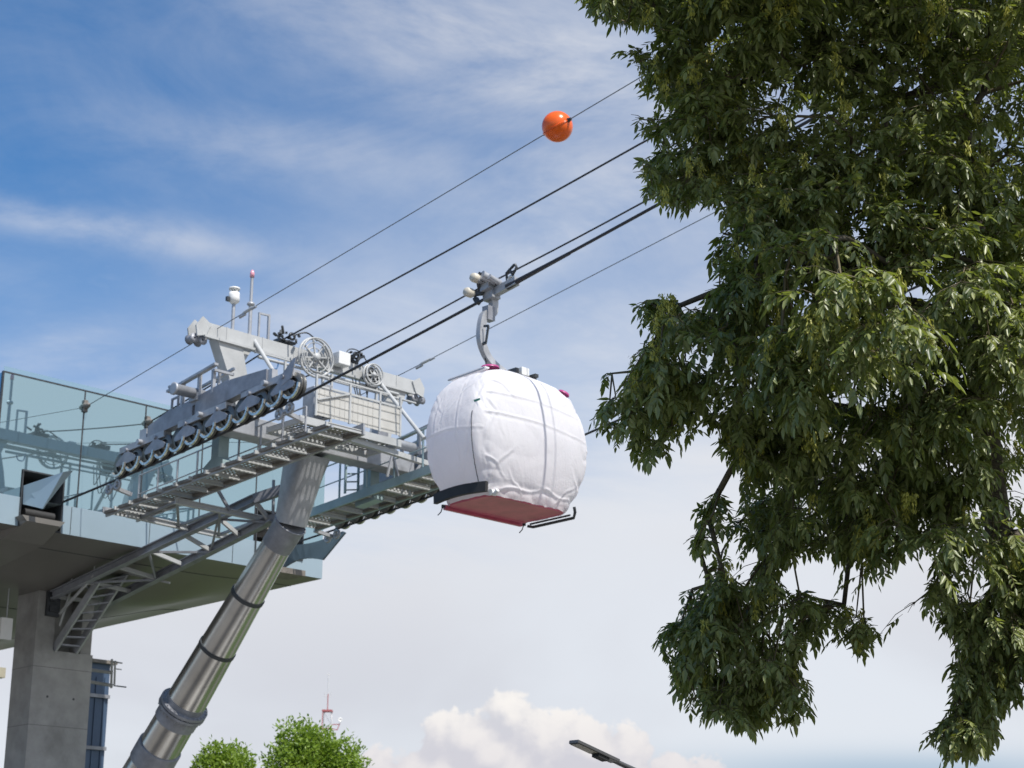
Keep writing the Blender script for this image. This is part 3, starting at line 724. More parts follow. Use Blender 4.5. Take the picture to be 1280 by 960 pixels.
# sheave batteries
DZF = -.14                                  # the far row sits a little lower
def ropez(v): # rope height over the tower, gently bent
    t = (v+32.63)/6.15
    if t < 0: return 11.21 + (v+32.63)*.055
    if t > 1: return 11.66 + (v+26.48)*.135
    return 11.21 + 6.15*(.055*t + (.0906-.055)*t*t*(1.15-.15*t)) if False else 11.21 + 6.15*(.052*t+.0215*t*t)
def battery(uc, near):
    side = -1 if near else 1            # outer face
    root_loc = wloc(tw)
    m = MB()
    dzz = 0 if near else DZF
    def pt(v, dz): return P(uc, v, ropez(v)+dz+dzz)
    # main beams (two big boxes and one joining)
    def casing(v0, v1, z0, z1, w0=.17, bld=None):
        mm = bld or m
        n = V
        mm.loft([[P(uc-w0, v0, ropez(v0)+z0), P(uc+w0, v0, ropez(v0)+z0), P(uc+w0, v0, ropez(v0)+z1*.9), P(uc-w0, v0, ropez(v0)+z1*.9)],
                 [P(uc-w0, (v0+v1)/2, ropez((v0+v1)/2)+z0), P(uc+w0, (v0+v1)/2, ropez((v0+v1)/2)+z0), P(uc+w0, (v0+v1)/2, ropez((v0+v1)/2)+z1*1.06), P(uc-w0, (v0+v1)/2, ropez((v0+v1)/2)+z1*1.06)],
                 [P(uc-w0, v1, ropez(v1)+z0), P(uc+w0, v1, ropez(v1)+z0), P(uc+w0, v1, ropez(v1)+z1*.9), P(uc-w0, v1, ropez(v1)+z1*.9)]], smooth=False)
    casing(-31.5, -29.85, .60, .96, .10); casing(-29.75, -27.3, .62, .98, .10)
    m.beam(pt(-31.0, .9), pt(-28.6, 1.0), .16, .16)
    main = m.build('sheave_battery', 'galv_dull', tw, label=('near' if near else 'far')+' row of twelve sheave wheels on the tower')
    vs12 = [-32.55 + i*(6.1/11) for i in range(12)]
    # one wheel mesh, copied
    R = .245
    m = MB(); c0 = pt(vs12[0], R+.02)
    m.lathe(c0-U*.06, U, [(0, .16), (0, R+.03), (.02, R+.03), (.035, R-.02), (.085, R-.02), (.10, R+.03), (.12, R+.03), (.12, .16)], 32)
    m.lathe(c0-U*.035, U, [(0, .0), (0, .17), (.07, .17), (.07, 0)], 20); m.lathe(c0-U*.075, U, [(0, 0), (0, .05), (.15, .05), (.15, 0)], 12)
    sh = m.build('sheave', 'sheave_dark', main)
    m = MB(); m.torus(c0, U, R-.018, .028, 32, 8); tyre0 = m.build('tyre_liner', 'rubber', main)
    for i in range(1, 12):
        off = pt(vs12[i], R+.02)-c0
        dup(sh, off, main); dup(tyre0, off, main)
    # rockers: plates holding pairs of wheels, on both sides
    for i in range(0, 12, 2):
        m = MB(); a_, b_ = pt(vs12[i], R+.03), pt(vs12[i+1], R+.03)
        for s_ in (-1, 1):
            o = U*(s_*.095)
            dd = (b_-a_).normalized()
            m.ext([a_-dd*.12+Z*.02+o, a_-dd*.06-Z*.05+o, b_+dd*.06-Z*.05+o, b_+dd*.12+Z*.02+o, b_+dd*.04+Z*.08+o, (a_+b_)/2+Z*.24+o, a_-dd*.04+Z*.08+o], U*(s_*.018))
        mid = (a_+b_)/2
        m.cyl(mid+Z*.25-U*.15, mid+Z*.25+U*.15, .045, 12)
        m.build('rocker', 'galv_dull', main)
    for i in range(0, 12, 4):
        m = MB(); a_, b_ = (pt(vs12[i], .56)+pt(vs12[i+1], .56))/2, (pt(vs12[i+2], .56)+pt(vs12[i+3], .56))/2
        m.beam(a_-V*.30, b_+V*.30, .20, .14); m.cyl((a_+b_)/2-U*.2, (a_+b_)/2+U*.2, .06, 14)
        m.beam((a_+b_)/2, (a_+b_)/2+Z*.3, .26, .14)
        m.build('rocker', 'galv', main)
    # deflection lugs above the wheels (curved bright rope catchers on the outside)
    for i in range(12):
        m = MB(); c = pt(vs12[i], R+.02)+U*(side*.13)
        pts = [c + (V*cos(t)+Z*sin(t))*(R+.015) for t in [radians(q) for q in range(-140, 1, 20)]]
        for a_, b_ in zip(pts, pts[1:]): m.beam(a_, b_, .045, .05, up=(a_-c).normalized())
        m.build('rope_catcher', 'zinc', main)
    # end guide wheels under the rope
    for v0 in (-33.05, -26.95):
        for k in (0, 1):
            c = pt(v0+k*.34, -.15+(.02 if k else 0)); m = MB()
            m.torus(c, U, .095, .035, 24, 8); m.cyl(c-U*.06, c+U*.06, .035, 12); m.build('guide_wheel', 'galv', main)
        m = MB(); m.beam(pt(v0, -.13), pt(v0+.34, -.13), .03, .06); m.beam(pt(v0+.17, -.15)+U*.06, pt(v0+.4, .35)+U*.06, .03, .10)
        m.beam(pt(v0+.17, -.15)+U*.02, P(uc-side*.5, v0+.1, ropez(v0)-.2), .08, .08)
        m.build('guide_arm', 'galv', main)
    # supports on top
    m = MB(); m.beam(P(uc, VC, ropez(VC)+.95), P(uc, VC, 12.5), .3, .26)
    m.beam(P(uc-.1, VC-1.0, 12.76), P(uc-.1, VC+.75, 12.98), .10, .05); m.beam(P(uc+.35, VC-1.0, 12.76), P(uc+.35, VC+.75, 12.98), .06, .05)
    for q in (-.95, .7): m.beam(P(uc-.12, VC+q, 12.86), P(uc+.38, VC+q, 12.86), .06, .05)
    for q in (-.5, .1, .6): m.beam(P(uc-.05, VC+q, 12.9), P(uc-.05, VC+q, 12.2), .07, .07)
    m.beam(P(uc+.1, VC+.6, 12.9), P(uc+.1, VC+.55, 12.3), .05, .05)
    m.build('lifting_frame', 'galv', main)
    m = MB(); k0 = pt(-32.0, 1.05)
    m.beam(P(uc+.12, -30.95, ropez(-30.95)+.9), P(uc+.12, -30.95, ropez(-30.95)+1.35), .04, .04); m.beam(P(uc+.12, -30.72, ropez(-30.72)+.9), P(uc+.12, -30.72, ropez(-30.72)+1.35), .04, .04)
    m.beam(P(uc+.12, -30.97, ropez(-30.97)+1.36), P(uc+.12, -30.70, ropez(-30.7)+1.36), .04, .04)
    m.ext([pt(-26.75, .35)-U*.12, pt(-26.45, .42)-U*.12, pt(-26.33, .80)-U*.12, pt(-26.42, .80)-U*.12, pt(-26.95, .46)-U*.12], U*.02)
    m.build('cable_gate', 'galv_dull', main)
    return main
battery(UN, True); battery(UFR, False)

# walkways with perforated treads
def walkway(u0, u1, v0, v1, z0, z1, nt_, near):
    pa = lambda u_, v_: P(u_, v_, z0+(z1-z0)*(v_-v0)/(v1-v0))
    m = MB()
    hs_ = (.06, .24) if near else (.20, .20)
    for u_, h_ in zip((u0+.1, u1) if near else (u0, u1), hs_): m.beam(pa(u_, v0)-Z*(.16-h_/2 if h_ < .1 else .03), pa(u_, v1)-Z*(.16-h_/2 if h_ < .1 else .03), .05, h_)
    m.beam(pa(u0, v0), pa(u1, v0), .04, .12)
    wk = m.build('walkway', 'galv' if near else 'green_steel', tw, label=('near' if near else 'far')+' stepped maintenance walkway beside the wheels')
    dv = (v1-v0)/nt_
    for i in range(nt_):
        va = v0+dv*i; vb = va+dv*.93; zz = pa(u0, va+dv*.5).z
        m = MB(); m.uvz(u0+.03, u1-.03, va, vb, zz-.055, zz-.05); m.build('tread', 'tread', wk)
        if near or i % 1 == 0:
            m = MB(); m.uvz(u0-.02, u1-.03, vb-.05, vb-.01, zz-.11, zz-.03); m.uvz(u0+.02, u1-.02, va-.0, va+.03, zz-.10, zz-.06); m.build('nosing', 'galv_light', wk)
            m = MB(); m.uvz(u0+.02, u0+.10, va+.03, vb-.04, zz-.12, zz-.06); m.uvz(u1-.10, u1-.02, va+.03, vb-.04, zz-.12, zz-.06); build_each(m, 'tread_bracket', 'rust', wk)
    ur = u1 if near else u0
    m = MB(); hh = .95
    k = 8
    ve = v1-1.9 if near else v1
    for i in range(k+1):
        v_ = v0+(ve-v0)*i/k; m.beam(pa(ur, v_), pa(ur, v_)+Z*hh, .035, .035)
    m.tube([pa(ur, v0)+Z*hh, pa(ur, ve)+Z*hh], .02, 6); m.tube([pa(ur, v0)+Z*.5, pa(ur, ve)+Z*.5], .016, 6)
    m.build('handrail', 'galv' if near else 'green_steel', wk)
    return wk
walkway(20.50, 21.40, -34.0, -25.95, 10.82, 11.26, 14, True)
walkway(24.85, 25.75, -32.9, -25.2, 11.10, 11.60, 13, False)
# bolts under the far rail posts and post brackets
for (u_, v_, z_) in ((20.95, -30.2, 11.1), (25.15, -30.2, 11.1)):
    m = MB(); m.loft([[P(u_-.13, v_-.13, 12.0), P(u_+.13, v_-.13, 12.0), P(u_+.13, v_+.13, 12.0), P(u_-.13, v_+.13, 12.0)],
            [P(u_-.13, v_-.13, 11.35), P(u_+.13, v_-.13, 11.35), P(u_+.13, v_+.13, 11.35), P(u_-.13, v_+.13, 11.35)],
            [P(u_-.13, v_-.4, 11.20), P(u_+.13, v_-.4, 11.20), P(u_+.13, v_+.3, 11.26), P(u_-.13, v_+.3, 11.26)],
            [P(u_-.13, v_-.4, 11.05), P(u_+.13, v_-.4, 11.05), P(u_+.13, v_+.3, 11.11), P(u_-.13, v_+.3, 11.11)]], smooth=False)
    m.build('walkway_post', 'green_steel', tw)
m = MB(); m.beam(hit(452, 560, V, -30.4), hit(455, 620, V, -30.4), .05, .05)
la, lb = hit(433, 556, V, -30.5), hit(449, 556, V, -30.5)
m = MB(); m.beam(la, la-Z*1.15, .05, .04); m.beam(lb, lb-Z*1.15, .05, .04)
for i in range(6): m.beam(la-Z*(.12+i*.19), lb-Z*(.12+i*.19), .03, .03)
m.build('ladder', 'green_steel', tw)
# diagonal posts near the right end of the far walkway
m = MB()
for (a_, b_) in (((492, 560), (484, 596)), ((489, 560), (499, 602)), ((518, 572), (512, 592)), ((530, 575), (518, 592))):
    m.beam(hit(*a_, V, -29.0), hit(*b_, V, -29.0), .045, .045)
build_each(m, 'walkway_strut', 'galv', tw)
# two long members below the crossbeam
m = MB(); m.beam(hit(412, 541, V, -28.4), hit(545, 583, V, -28.4), .12, .11); m.build('spreader_beam', 'galv_light', tw)
m = MB(); m.beam(hit(366, 563, V, -28.6), hit(455, 557, V, -29.3), .06, .06); m.build('spreader_bar', 'galv_light', tw)
# central platform with mesh guards
zp = 12.02
m = MB(); m.uvz(21.55, 24.35, -29.35, -28.3, zp-.03, zp-.02); m.build('platform_floor', 'grate', tw)
m = MB()
for (a_, b_) in ((21.55, 21.63), (24.27, 24.35), (22.9, 22.96)): m.uvz(a_, b_, -29.35, -28.3, zp-.14, zp-.031)
m.uvz(21.55, 24.35, -28.3, -28.24, zp-.14, zp+.02); m.uvz(21.55, 24.35, -29.41, -29.35, zp-.16, zp)
m.build('platform_frame', 'galv_light', tw)
for (a_, b_) in ((22.0, 22.86), (22.92, 23.7), (23.76, 24.3)):
    m = MB(); m.uvz(a_, b_, -28.27, -28.262, zp+.12, zp+.72)
    for i in range(int((b_-a_)/.14) if a_ < 23.5 else 0): m.uvz(a_+.05+i*.14, a_+.056+i*.14, -28.262, -28.250, zp+.12, zp+.72)
    for i in range(3): m.uvz(a_, b_, -28.250, -28.242, zp+.2+i*.2, zp+.208+i*.2)
    m.build('guard_panel', 'guard', tw)
m = MB()
for q in (21.97, 22.89, 23.73, 24.32): m.beam(P(q, -28.265, zp+.1), P(q, -28.265, zp+1.0), .045, .045)
m.beam(P(21.95, -28.265, zp+.76), P(24.35, -28.265, zp+.76), .045, .045); m.beam(P(21.95, -28.265, zp+1.0), P(24.0, -28.265, zp+1.0), .035, .035)
m.beam(P(22.0, -28.24, zp+.45), P(22.85, -28.24, zp+.75), .03, .03)
m.build('guard_frame', 'galv_light', tw)
m = MB(); m.uvz(24.45, 24.75, VC+.4, VC+.65, 12.35, 12.62); m.build('motor_box', 'galv_dull', tw, bevel=.02)
m = MB(); m.uvz(22.1, 22.35, -28.9, -28.5, zp+.1, zp+.85); m.uvz(22.4, 22.6, -28.9, -28.5, zp+.2, zp+.95); m.build('control_box', 'galv', tw, bevel=.02)
# horizontal truss between the walkways at the station end
q0 = hit(159, 643, Z, 10.62); q1 = hit(297, 674, Z, 10.62); r0_ = hit(219, 626, Z, 10.66); r1_ = hit(340, 651, Z, 10.66)
m = MB(); m.ibeam(q0, q1, .10, .13); m.ibeam(r0_, r1_, .10, .13); build_each(m, 'cross_tie', 'galv_light', tw)
m = MB(); zig = [q0.lerp(q1, .12), r0_.lerp(r1_, .02), q0.lerp(q1, .45), r0_.lerp(r1_, .45), q0.lerp(q1, .82), r0_.lerp(r1_, .9)]
for a_, b_ in zip(zig, zig[1:]): m.beam(a_, b_, .06, .06)
m.beam(hit(268, 605, V, -31.6), hit(287, 638, V, -31.6), .06, .06); m.beam(hit(342, 600, V, -31.2), hit(341, 660, V, -31.2), .05, .05)
m.beam(q1, hit(338, 650, V, -31.0), .05, .05)
build_each(m, 'tie_bracing', 'galv_dull', tw)

# sensors on the crossbeam
an = thing('wind_sensor', 'white ultrasonic wind sensor on a short post standing on the crossbeam', 'sensor', P(20.83, VC, 14.12))
c = P(20.83, VC, 14.12)
m = MB(); m.cyl(c, c+Z*.62, .038, 12); m.build('post', 'galv', an)
m = MB(); m.lathe(c, Z, [(.60, 0), (.60, .05), (.66, .12), (.74, .125), (.78, .12), (.86, .115), (.86, .0)], 24); m.build('housing', 'white_box', an)
m = MB()
for i in range(4):
    t = pi/4+i*pi/2; m.cyl(c+Z*.86+Vector((cos(t), sin(t), 0))*.09, c+Z*.94+Vector((cos(t), sin(t), 0))*.09, .014, 6)
m.lathe(c, Z, [(.93, 0), (.93, .12), (.97, .12), (.99, .0)], 24); m.build('cap', 'white_box', an)
m = MB(); m.box(c+Z*.68-U*.16, (.04, .03, .05)); m.build('bracket', 'dark_steel', an)
c = P(21.28, VC, 14.12)
wl = thing('warning_light_mast', 'tall thin grey mast with a pink light on top, beside the wind sensor', 'mast', c)
m = MB(); m.cyl(c, c+Z*.75, .042, 12); m.cyl(c+Z*.75, c+Z*1.34, .034, 12); m.lathe(c, Z, [(.68, .0), (.68, .07), (.71, .09), (.75, .07), (.75, 0)], 16)
m.build('post', 'galv', wl)
m = MB(); m.lathe(c, Z, [(1.34, 0), (1.34, .05), (1.44, .05), (1.50, .03), (1.52, 0)], 16); m.build('lens', 'warn_light', wl)

# ------------------------------------------------------------------ ropes and wires
def rope(name, label, pts, r, mm='cable', cat='rope', group=None, sag=0, n=24):
    pts = [Vector(p) for p in pts]; out = []
    for a_, b_ in zip(pts, pts[1:]):
        for i in range(n):
            t = i/n; out.append(a_.lerp(b_, t) - Z*(sag*4*t*(1-t)))
    out.append(pts[-1]); L0 = pts[0].copy()
    m = MB(); m.tube(out, r, 8); o = m.build(name, mm, root=L0); return tag(o, label, cat, group)
def haul(u_, dz=0):
    pts = [P(u_, -37.5, ropez(-37.5)), P(u_, -34.6, ropez(-34.6))] + [P(u_, -32.63+i*6.15/8, ropez(-32.63+i*6.15/8)) for i in range(9)]
    v_ = -26.48; z_ = ropez(v_); s_ = .122
    while v_ < 30: 
        v_ += 1.0; z_ += s_; s_ += .0022; pts.append(P(u_, v_, z_))
    return [p_+Z*dz for p_ in pts]
rope('haul_rope', 'thick dark haul rope nearer the camera, holding the wrapped cabin', haul(UN), .027, n=1)
rope('haul_rope', 'thick dark haul rope farther away, passing low behind the cabin', haul(UFR, DZF), .025, n=1)
GW = 'thin wires above the haul ropes'
def along(p, q, k): return p + (q-p)*k
# communication cables over the crossbeam
c1a = P(22.22, VC, 14.26); c1b = hit(800, 180, U, 22.3)
rope('signal_cable', 'dark cable rising from the left rope clamp on the crossbeam', [an2, c1a, c1b, along(c1a, c1b, 2.4)], .019, n=6, sag=.03, cat='cable', group=GW)
c2a = P(24.05, VC, 14.26); c2b = hit(590, 365, U, 24.1); c2c = hit(800, 255, U, 24.2)
rope('signal_cable', 'dark cable rising from the right rope clamp past the cabin grip', [an3, c2a, c2b, c2c, along(c2b, c2c, 3)], .019, n=6, sag=.02, cat='cable', group=GW)
# guard wire with the marker ball
gA = an1; gB = depth(800, 97, 29.5)
gdir = (gB-gA)
rope('guard_wire', 'thin wire running through the orange ball', [gA, gB, gA+gdir*2.2], .009, 'cable_thin', n=4, cat='wire', group=GW)
hA = hit(470, 484, V, -31.5); hB = depth(900, 262, 38.0)
rope('guard_wire', 'thin wire lowest of the wires, passing right behind the hanger arm', [hA+(hA-hB)*.6, hB, hA+(hB-hA)*2], .010, 'cable_thin', n=4, cat='wire', group=GW)
# preformed grips on the thin wires
def wiregrip(px, py, a_, b_, label):
    best = min((( (proj(a_.lerp(b_, t/400))[0]-px)**2), t/400) for t in range(401))[1]
    c = a_.lerp(b_, best); d = (b_-a_).normalized()
    o = thing('wire_coupling', label, 'coupling', c)
    m = MB(); m.tube([c-d*.22, c-d*.12, c+d*.12, c+d*.22], [.012, .035, .035, .012], 10); m.build('clamp', 'galv_light', o)
    m = MB(); m.tube([c-d*.30-Z*.05, c-d*.1-Z*.05], .03, 8); m.tube([c+d*.28-Z*.02, c+d*.12-Z*.02], .025, 8); m.build('weight', 'galv', o)
wiregrip(310, 392, gA, gB, 'small silver coupling on the thin wire beside the warning light mast')
wiregrip(532, 454, hA, hB, 'small silver coupling on the thin wire between crossbeam and cabin')
c = gA.lerp(gB, .195)
# marker ball
bp_ = min((abs(proj(gA.lerp(gB, t/1000))[0]-697), t) for t in range(1001))[1]/1000
bc = gA.lerp(gB, bp_)
R = 19.3/F*(bc-CAM).dot(FW)
ba = thing('marker_ball', 'glossy orange warning ball on the topmost wire', 'marker ball', bc)
gd = gdir.normalized(); sdn = (Z - gd*Z.dot(gd)).normalized(); sd2 = gd.cross(sdn)
tilt = (sdn*.85+sd2*.53).normalized()
for s_ in (1, -1):
    prof = [(s_*(R*sin(t)+.004), R*cos(t)) for t in [i*pi/2/14 for i in range(15)]]
    m = MB(); m.lathe(bc, tilt, prof, 40); m.build('half_shell', 'orange', ba)
m = MB(); m.lathe(bc, tilt, [(-.012, R*.98), (-.012, R+.014), (-.002, R+.014), (-.002, R*.98)], 40); m.lathe(bc, tilt, [(.002, R*.98), (.002, R+.014), (.012, R+.014), (.012, R*.98)], 40); m.build('seam_flange', 'orange', ba)
m = MB()
for s_ in (-1, 1): m.tube([bc+gd*s_*(R-.02), bc+gd*s_*(R+.07)], [.05, .022], 10); m.box(bc+gd*s_*(R+.02), (.02, .02, .03))
build_each(m, 'wire_clamp', 'dark_steel', ba)

# ------------------------------------------------------------------ gondola
GC_u, GC_v = 20.11, -20.58
ZB = 8.52; HC = 2.10
gr_v = -20.92; 
def rz2(v): # rope height out in the span
    v_ = -26.48; z_ = ropez(v_); s_ = .122
    while v_+1 < v: v_ += 1; z_ += s_; s_ += .0022
    return z_ + s_*(v-v_)
zr = rz2(gr_v)
gd_ = thing('gondola_cabin', 'gondola cabin wrapped in white sheeting hanging from the nearer haul rope', 'gondola', P(GC_u, GC_v, ZB))
def sgn(x): return 1 if x >= 0 else -1
HA, HBb = 1.36, .81           # half widths along u and v
CR_V = [(-.95, .08, -.5, .36, 1), (-.97, .12, -.80, .6, 1), (-.7, .05, .2, .11, 1), (.2, .11, .9, .07, 1), (.96, .10, .62, .30, 1), (.97, .15, .86, .55, .9), (-.95, .93, -.45, .80, .9), (-.9, .63, .95, .58, .55), (-.92, .80, .9, .765, .5),
        (.9, .93, .5, .84, .8), (-.9, .30, -.62, .15, .9), (-.3, .06, -.55, .18, .7), (.5, .06, .75, .2, .8), (-.86, .75, -.6, .45, .6), (.35, .97, .30, .6, .4)]
CR_U = [(.93, .95, .5, .30, .9), (.28, .97, .22, .08, 1), (-.42, .95, -.46, .08, .9), (.75, .93, .0, .72, .9), (-.9, .9, -.3, .7, .7), (-.92, .1, -.6, .3, .9), (.1, .9, -.35, .55, .7), (.7, .5, .3, .12, .7), (-.9, .52, .9, .50, .5)]
def crease(a, t, lines):
    w_ = 0
    for (a0, t0_, a1, t1_, k_) in lines:
        dx_, dt_ = a1-a0, (t1_-t0_)*1.6; L2 = dx_*dx_+dt_*dt_; px_, pt__ = a-a0, (t-t0_)*1.6
        f = (px_*dx_+pt__*dt_)/L2
        if f < -.15 or f > 1.15: continue
        f = min(1, max(0, f)); d_ = (px_*dt_-pt__*dx_)/L2**.5 + .02*sin(f*7+a0*9)
        w_ += .75*k_*(1-.55*f)*(.026*math.exp(-(d_/.016)**2)-.016*math.exp(-((d_-.035)/.028)**2))*(1 if 0 < f < 1 else .4)
    return w_
def shell(t, th, off=0, wr=True):
    # barrel profile
    s_ = .69 + .31*sin(pi*min(1, max(0, (t*.95+.025))))**.80
    if t > .86: s_ *= 1 - .10*((t-.86)/.14)**2.2
    cs, sn = cos(th), sin(th); k = 5.6
    r_ = ((abs(cs)/HA)**k+(abs(sn)/HBb)**k)**(-1/k); x = r_*cs*s_; y = r_*sn*s_
    p_ = P(GC_u+x, GC_v+y, ZB-.05+(HC+.07)*t)
    nrm = (U*(x/HA**2)+V*(y/HBb**2)).normalized()
    w_ = 0
    if wr:
        corner = math.exp(-((min(abs(abs(x)/(HA*s_)-.93), .5))/.16)**2)*math.exp(-((abs(abs(y)/(HBb*s_)-.93))/.35)**2)
        edge = max(0, 1-t*6)+max(0, (t-.88)*6)
        fold = lambda q: max(0, .32-abs(noise.noise(q)))/.32
        w_ = -.030*fold(Vector((x*3.2, y*3.2, t*.8)))*(.04+1.0*corner+.5*edge)
        w_ -= .024*fold(Vector(((x+y)*2.4+t*3.4, (x-y)*2.2-t*2.4, 4)))*(.10+.8*corner+.4*edge)
        w_ -= .016*fold(Vector((x*.9+t*.6, y*.9, t*3.2+7)))*(.5-.4*corner)
        w_ += noise.noise(Vector((x*9, y*9, t*5+5)))*.008*(corner+edge)
        if abs(y)/HBb > abs(x)/HA: w_ += crease(x/(HA*s_)*(1 if y > 0 else -1), t, CR_V)
        else: w_ += crease(y/(HBb*s_)*(1 if x < 0 else -1), t, CR_U)
        w_ += .006*noise.noise(Vector((x*1.6, y*1.6, t*2.2)))
        w_ += -.012*math.exp(-((t-.095)/.022)**2)*(.8+.3*noise.noise(Vector((x*2, y*2, 9))))
        w_ += .020*math.exp(-((abs(x)/(HA*s_)-.975)/.03)**2)*math.exp(-((abs(y)/(HBb*s_)-.93)/.10)**2)
    return p_ + nrm*(w_+off)
rings = []
NT, NA = 150, 420
for i in range(NT+1):
    t = i/NT
    jag = [.012*noise.noise(Vector((cos(2*pi*j/NA)*9, sin(2*pi*j/NA)*9, 3))) if i == 0 else 0 for j in range(NA)]
    rings.append([shell(t, 2*pi*j/NA)+Z*jag[j] for j in range(NA)])
top = rings[-1]; cen = P(GC_u, GC_v, ZB+HC+.16)
for k in range(1, 16):
    f = k/16; ring_ = []
    for j in range(NA):
        p_ = top[j].lerp(cen, f); p_.z = ZB+.02+HC + .20*sin(pi/2*min(1, f*1.15))*(1-.0) + noise.noise(p_*2.5)*.03*f
        ring_.append(p_)
    rings.append(ring_)
m = MB(); m.loft(rings, caps=False); n0 = len(m.v); m.v.append(cen)
for j in range(NA): m.f.append([n0-NA+j, n0-NA+(j+1) % NA, n0]); m.sm.append(True)
m.build('cabin_cover', 'cover', gd_)
# floor and skirt
def rrect(hu, hv, z_, k=8, n=72):
    out = []
    for j in range(n):
        t = 2*pi*j/n; e = 2/k; out.append(P(GC_u+hu*abs(cos(t))**e*sgn(cos(t)), GC_v+hv*abs(sin(t))**e*sgn(sin(t)), z_))
    return out
m = MB(); m.loft([rrect(.90, .53, ZB+.12), rrect(.92, .55, ZB-.02), rrect(.91, .54, ZB-.062)], smooth=False); m.build('floor_tray', 'red_base', gd_)
m = MB()
m.uvz(GC_u-.1, GC_u+.9, GC_v-.5, GC_v-.42, ZB-.066, ZB-.052)
m.uvz(GC_u-.9, GC_u+.9, GC_v-.60, GC_v-.54, ZB-.11, ZB-.03)
m.build('floor_rib', 'red_base', gd_)
# black bumper along the left (u-) lower edge
bb = []
for i in range(15):
    t = i/14; y = -.66+t*1.24; bb.append(P(GC_u-1.03-.06*sin(pi*t), GC_v+y, ZB+.06+.02*sin(pi*t)))
m = MB()
for a_, b_ in zip(bb, bb[1:]): m.beam(a_, b_, .07, .17)
m.build('side_bumper', 'rubber', gd_)
m = MB(); m.tube([P(GC_u+.98, GC_v-.50, ZB-.10), P(GC_u+1.04, GC_v-.42, ZB-.12), P(GC_u+1.04, GC_v+.55, ZB-.12), P(GC_u+1.0, GC_v+.62, ZB-.04), P(GC_u+.98, GC_v+.62, ZB+.05)], .026, 10)
m.tube([P(GC_u+1.0, GC_v-.45, ZB-.07), P(GC_u+1.0, GC_v+.5, ZB-.07)], .018, 8)
m.build('guide_rail', 'dark_steel', gd_)
m = MB()
for (x, y) in ((-.95, -.55), (.95, -.55)):
    m.tube([P(GC_u+x, GC_v+y, ZB-.05), P(GC_u+x-.02, GC_v+y-.03, ZB-.16), P(GC_u+x-.07, GC_v+y-.05, ZB-.22)], .010, 6); m.cyl(P(GC_u+x, GC_v+y, ZB-.04), P(GC_u+x, GC_v+y, ZB-.09), .03, 8)
m.build('tie_hook', 'dark_steel', gd_)
m = MB(); c = P(GC_u-.90, GC_v+.58, ZB-.02); m.cyl(c-U*.05, c+U*.07, .05, 14); m.cyl(c+V*.05-Z*.03, c+V*.12+Z*.02, .035, 10); m.build('floor_latch', 'white_box', gd_)
# seam tapes on the cover
def seam(th, t0, t1, wdt, name, mm, slack=0):
    m = MB(); pts = []
    for i in range(41):
        t = t0+(t1-t0)*i/40; pts.append((shell(t, th+slack*sin(pi*t), .012), shell(t, th+slack*sin(pi*t)+.01, .012)))
    for (a_, a2_), (b_, b2_) in zip(pts, pts[1:]):
        s1_ = (a2_-a_).normalized()*wdt
        m.add([a_-s1_, a_+s1_, b_+s1_, b_-s1_], [(0, 1, 2, 3)], True)
    o = m.build(name, mm, gd_); o.modifiers.new('t', 'SOLIDIFY').thickness = .004
seam(pi-.40, .05, .62, .006, 'seam_tape', M['dark_steel'], .02)
m = MB(); c = shell(.70, pi-.42, .015); m.beam(c-V*.09, c+V*.09, .008, .035); m.build('tape_strip', 'green_tape', gd_)
for (th, t0) in ((pi*.757, 1.0),):
    m = MB(); c = P(GC_u-.62, GC_v+.22, ZB+HC+.14); m.lathe(c, Z, [(0, .16), (.03, .15), (.05, .0)], 20); m.build('roof_patch', 'pink', gd_)
m = MB(); c = P(GC_u+.93, GC_v+.45, ZB+HC-.01); m.lathe(c, (U*.4+V*.3+Z).normalized(), [(-.02, .11), (.01, .10), (.02, 0)], 16); m.build('roof_patch', 'pink', gd_)
# folded flap at upper left of the side face
m = MB()
a_, b_ = P(GC_u-.86, GC_v-.50, ZB+HC+.045), P(GC_u-.86, GC_v+.40, ZB+HC+.065)
m.beam(a_, b_, .10, .025); m.build('cover_fold', 'cover', gd_)
m = MB(); m.beam(a_-U*.055-Z*.02, b_-U*.055-Z*.02, .02, .02); m.build('cover_cord', 'tape', gd_)
# hanger arm: curved, in the plane across the rope
tp = P(GC_u-.02, gr_v, zr-.10)
hp = [tp+Z*.15, tp-Z*.2, hit(605, 395, V, gr_v-.02), hit(601, 420, V, gr_v), hit(606, 440, V, gr_v), hit(616, 455, V, gr_v+.03), hit(630, 466, V, gr_v+.1), P(GC_u+.02, GC_v+.0, ZB+HC+.20)]
k = loop('', '', hp, .05); path = []
cnt = len(k.v)//6-2
for i in range(cnt): path.append(sum((k.v[i*6+j] for j in range(6)), Vector())/6)
m = MB(); rs = []
for i, p_ in enumerate(path):
    d_ = (path[min(i+1, cnt-1)]-path[max(i-1, 0)]).normalized(); sdv = (V - d_*V.dot(d_)).normalized(); nn = d_.cross(sdv); f = i/(cnt-1)
    hw = .05; hh_ = .075-.02*f
    rs.append([p_+sdv*hw+nn*hh_, p_+sdv*hw-nn*hh_, p_-sdv*hw-nn*hh_, p_-sdv*hw+nn*hh_])
m.loft(rs, smooth=False); m.build('hanger_arm', 'galv', gd_)
m = MB(); q = path[int(cnt*.22)]; m.box(q, (.085, .075, .13)); m.build('arm_sleeve', 'galv_dull', gd_)
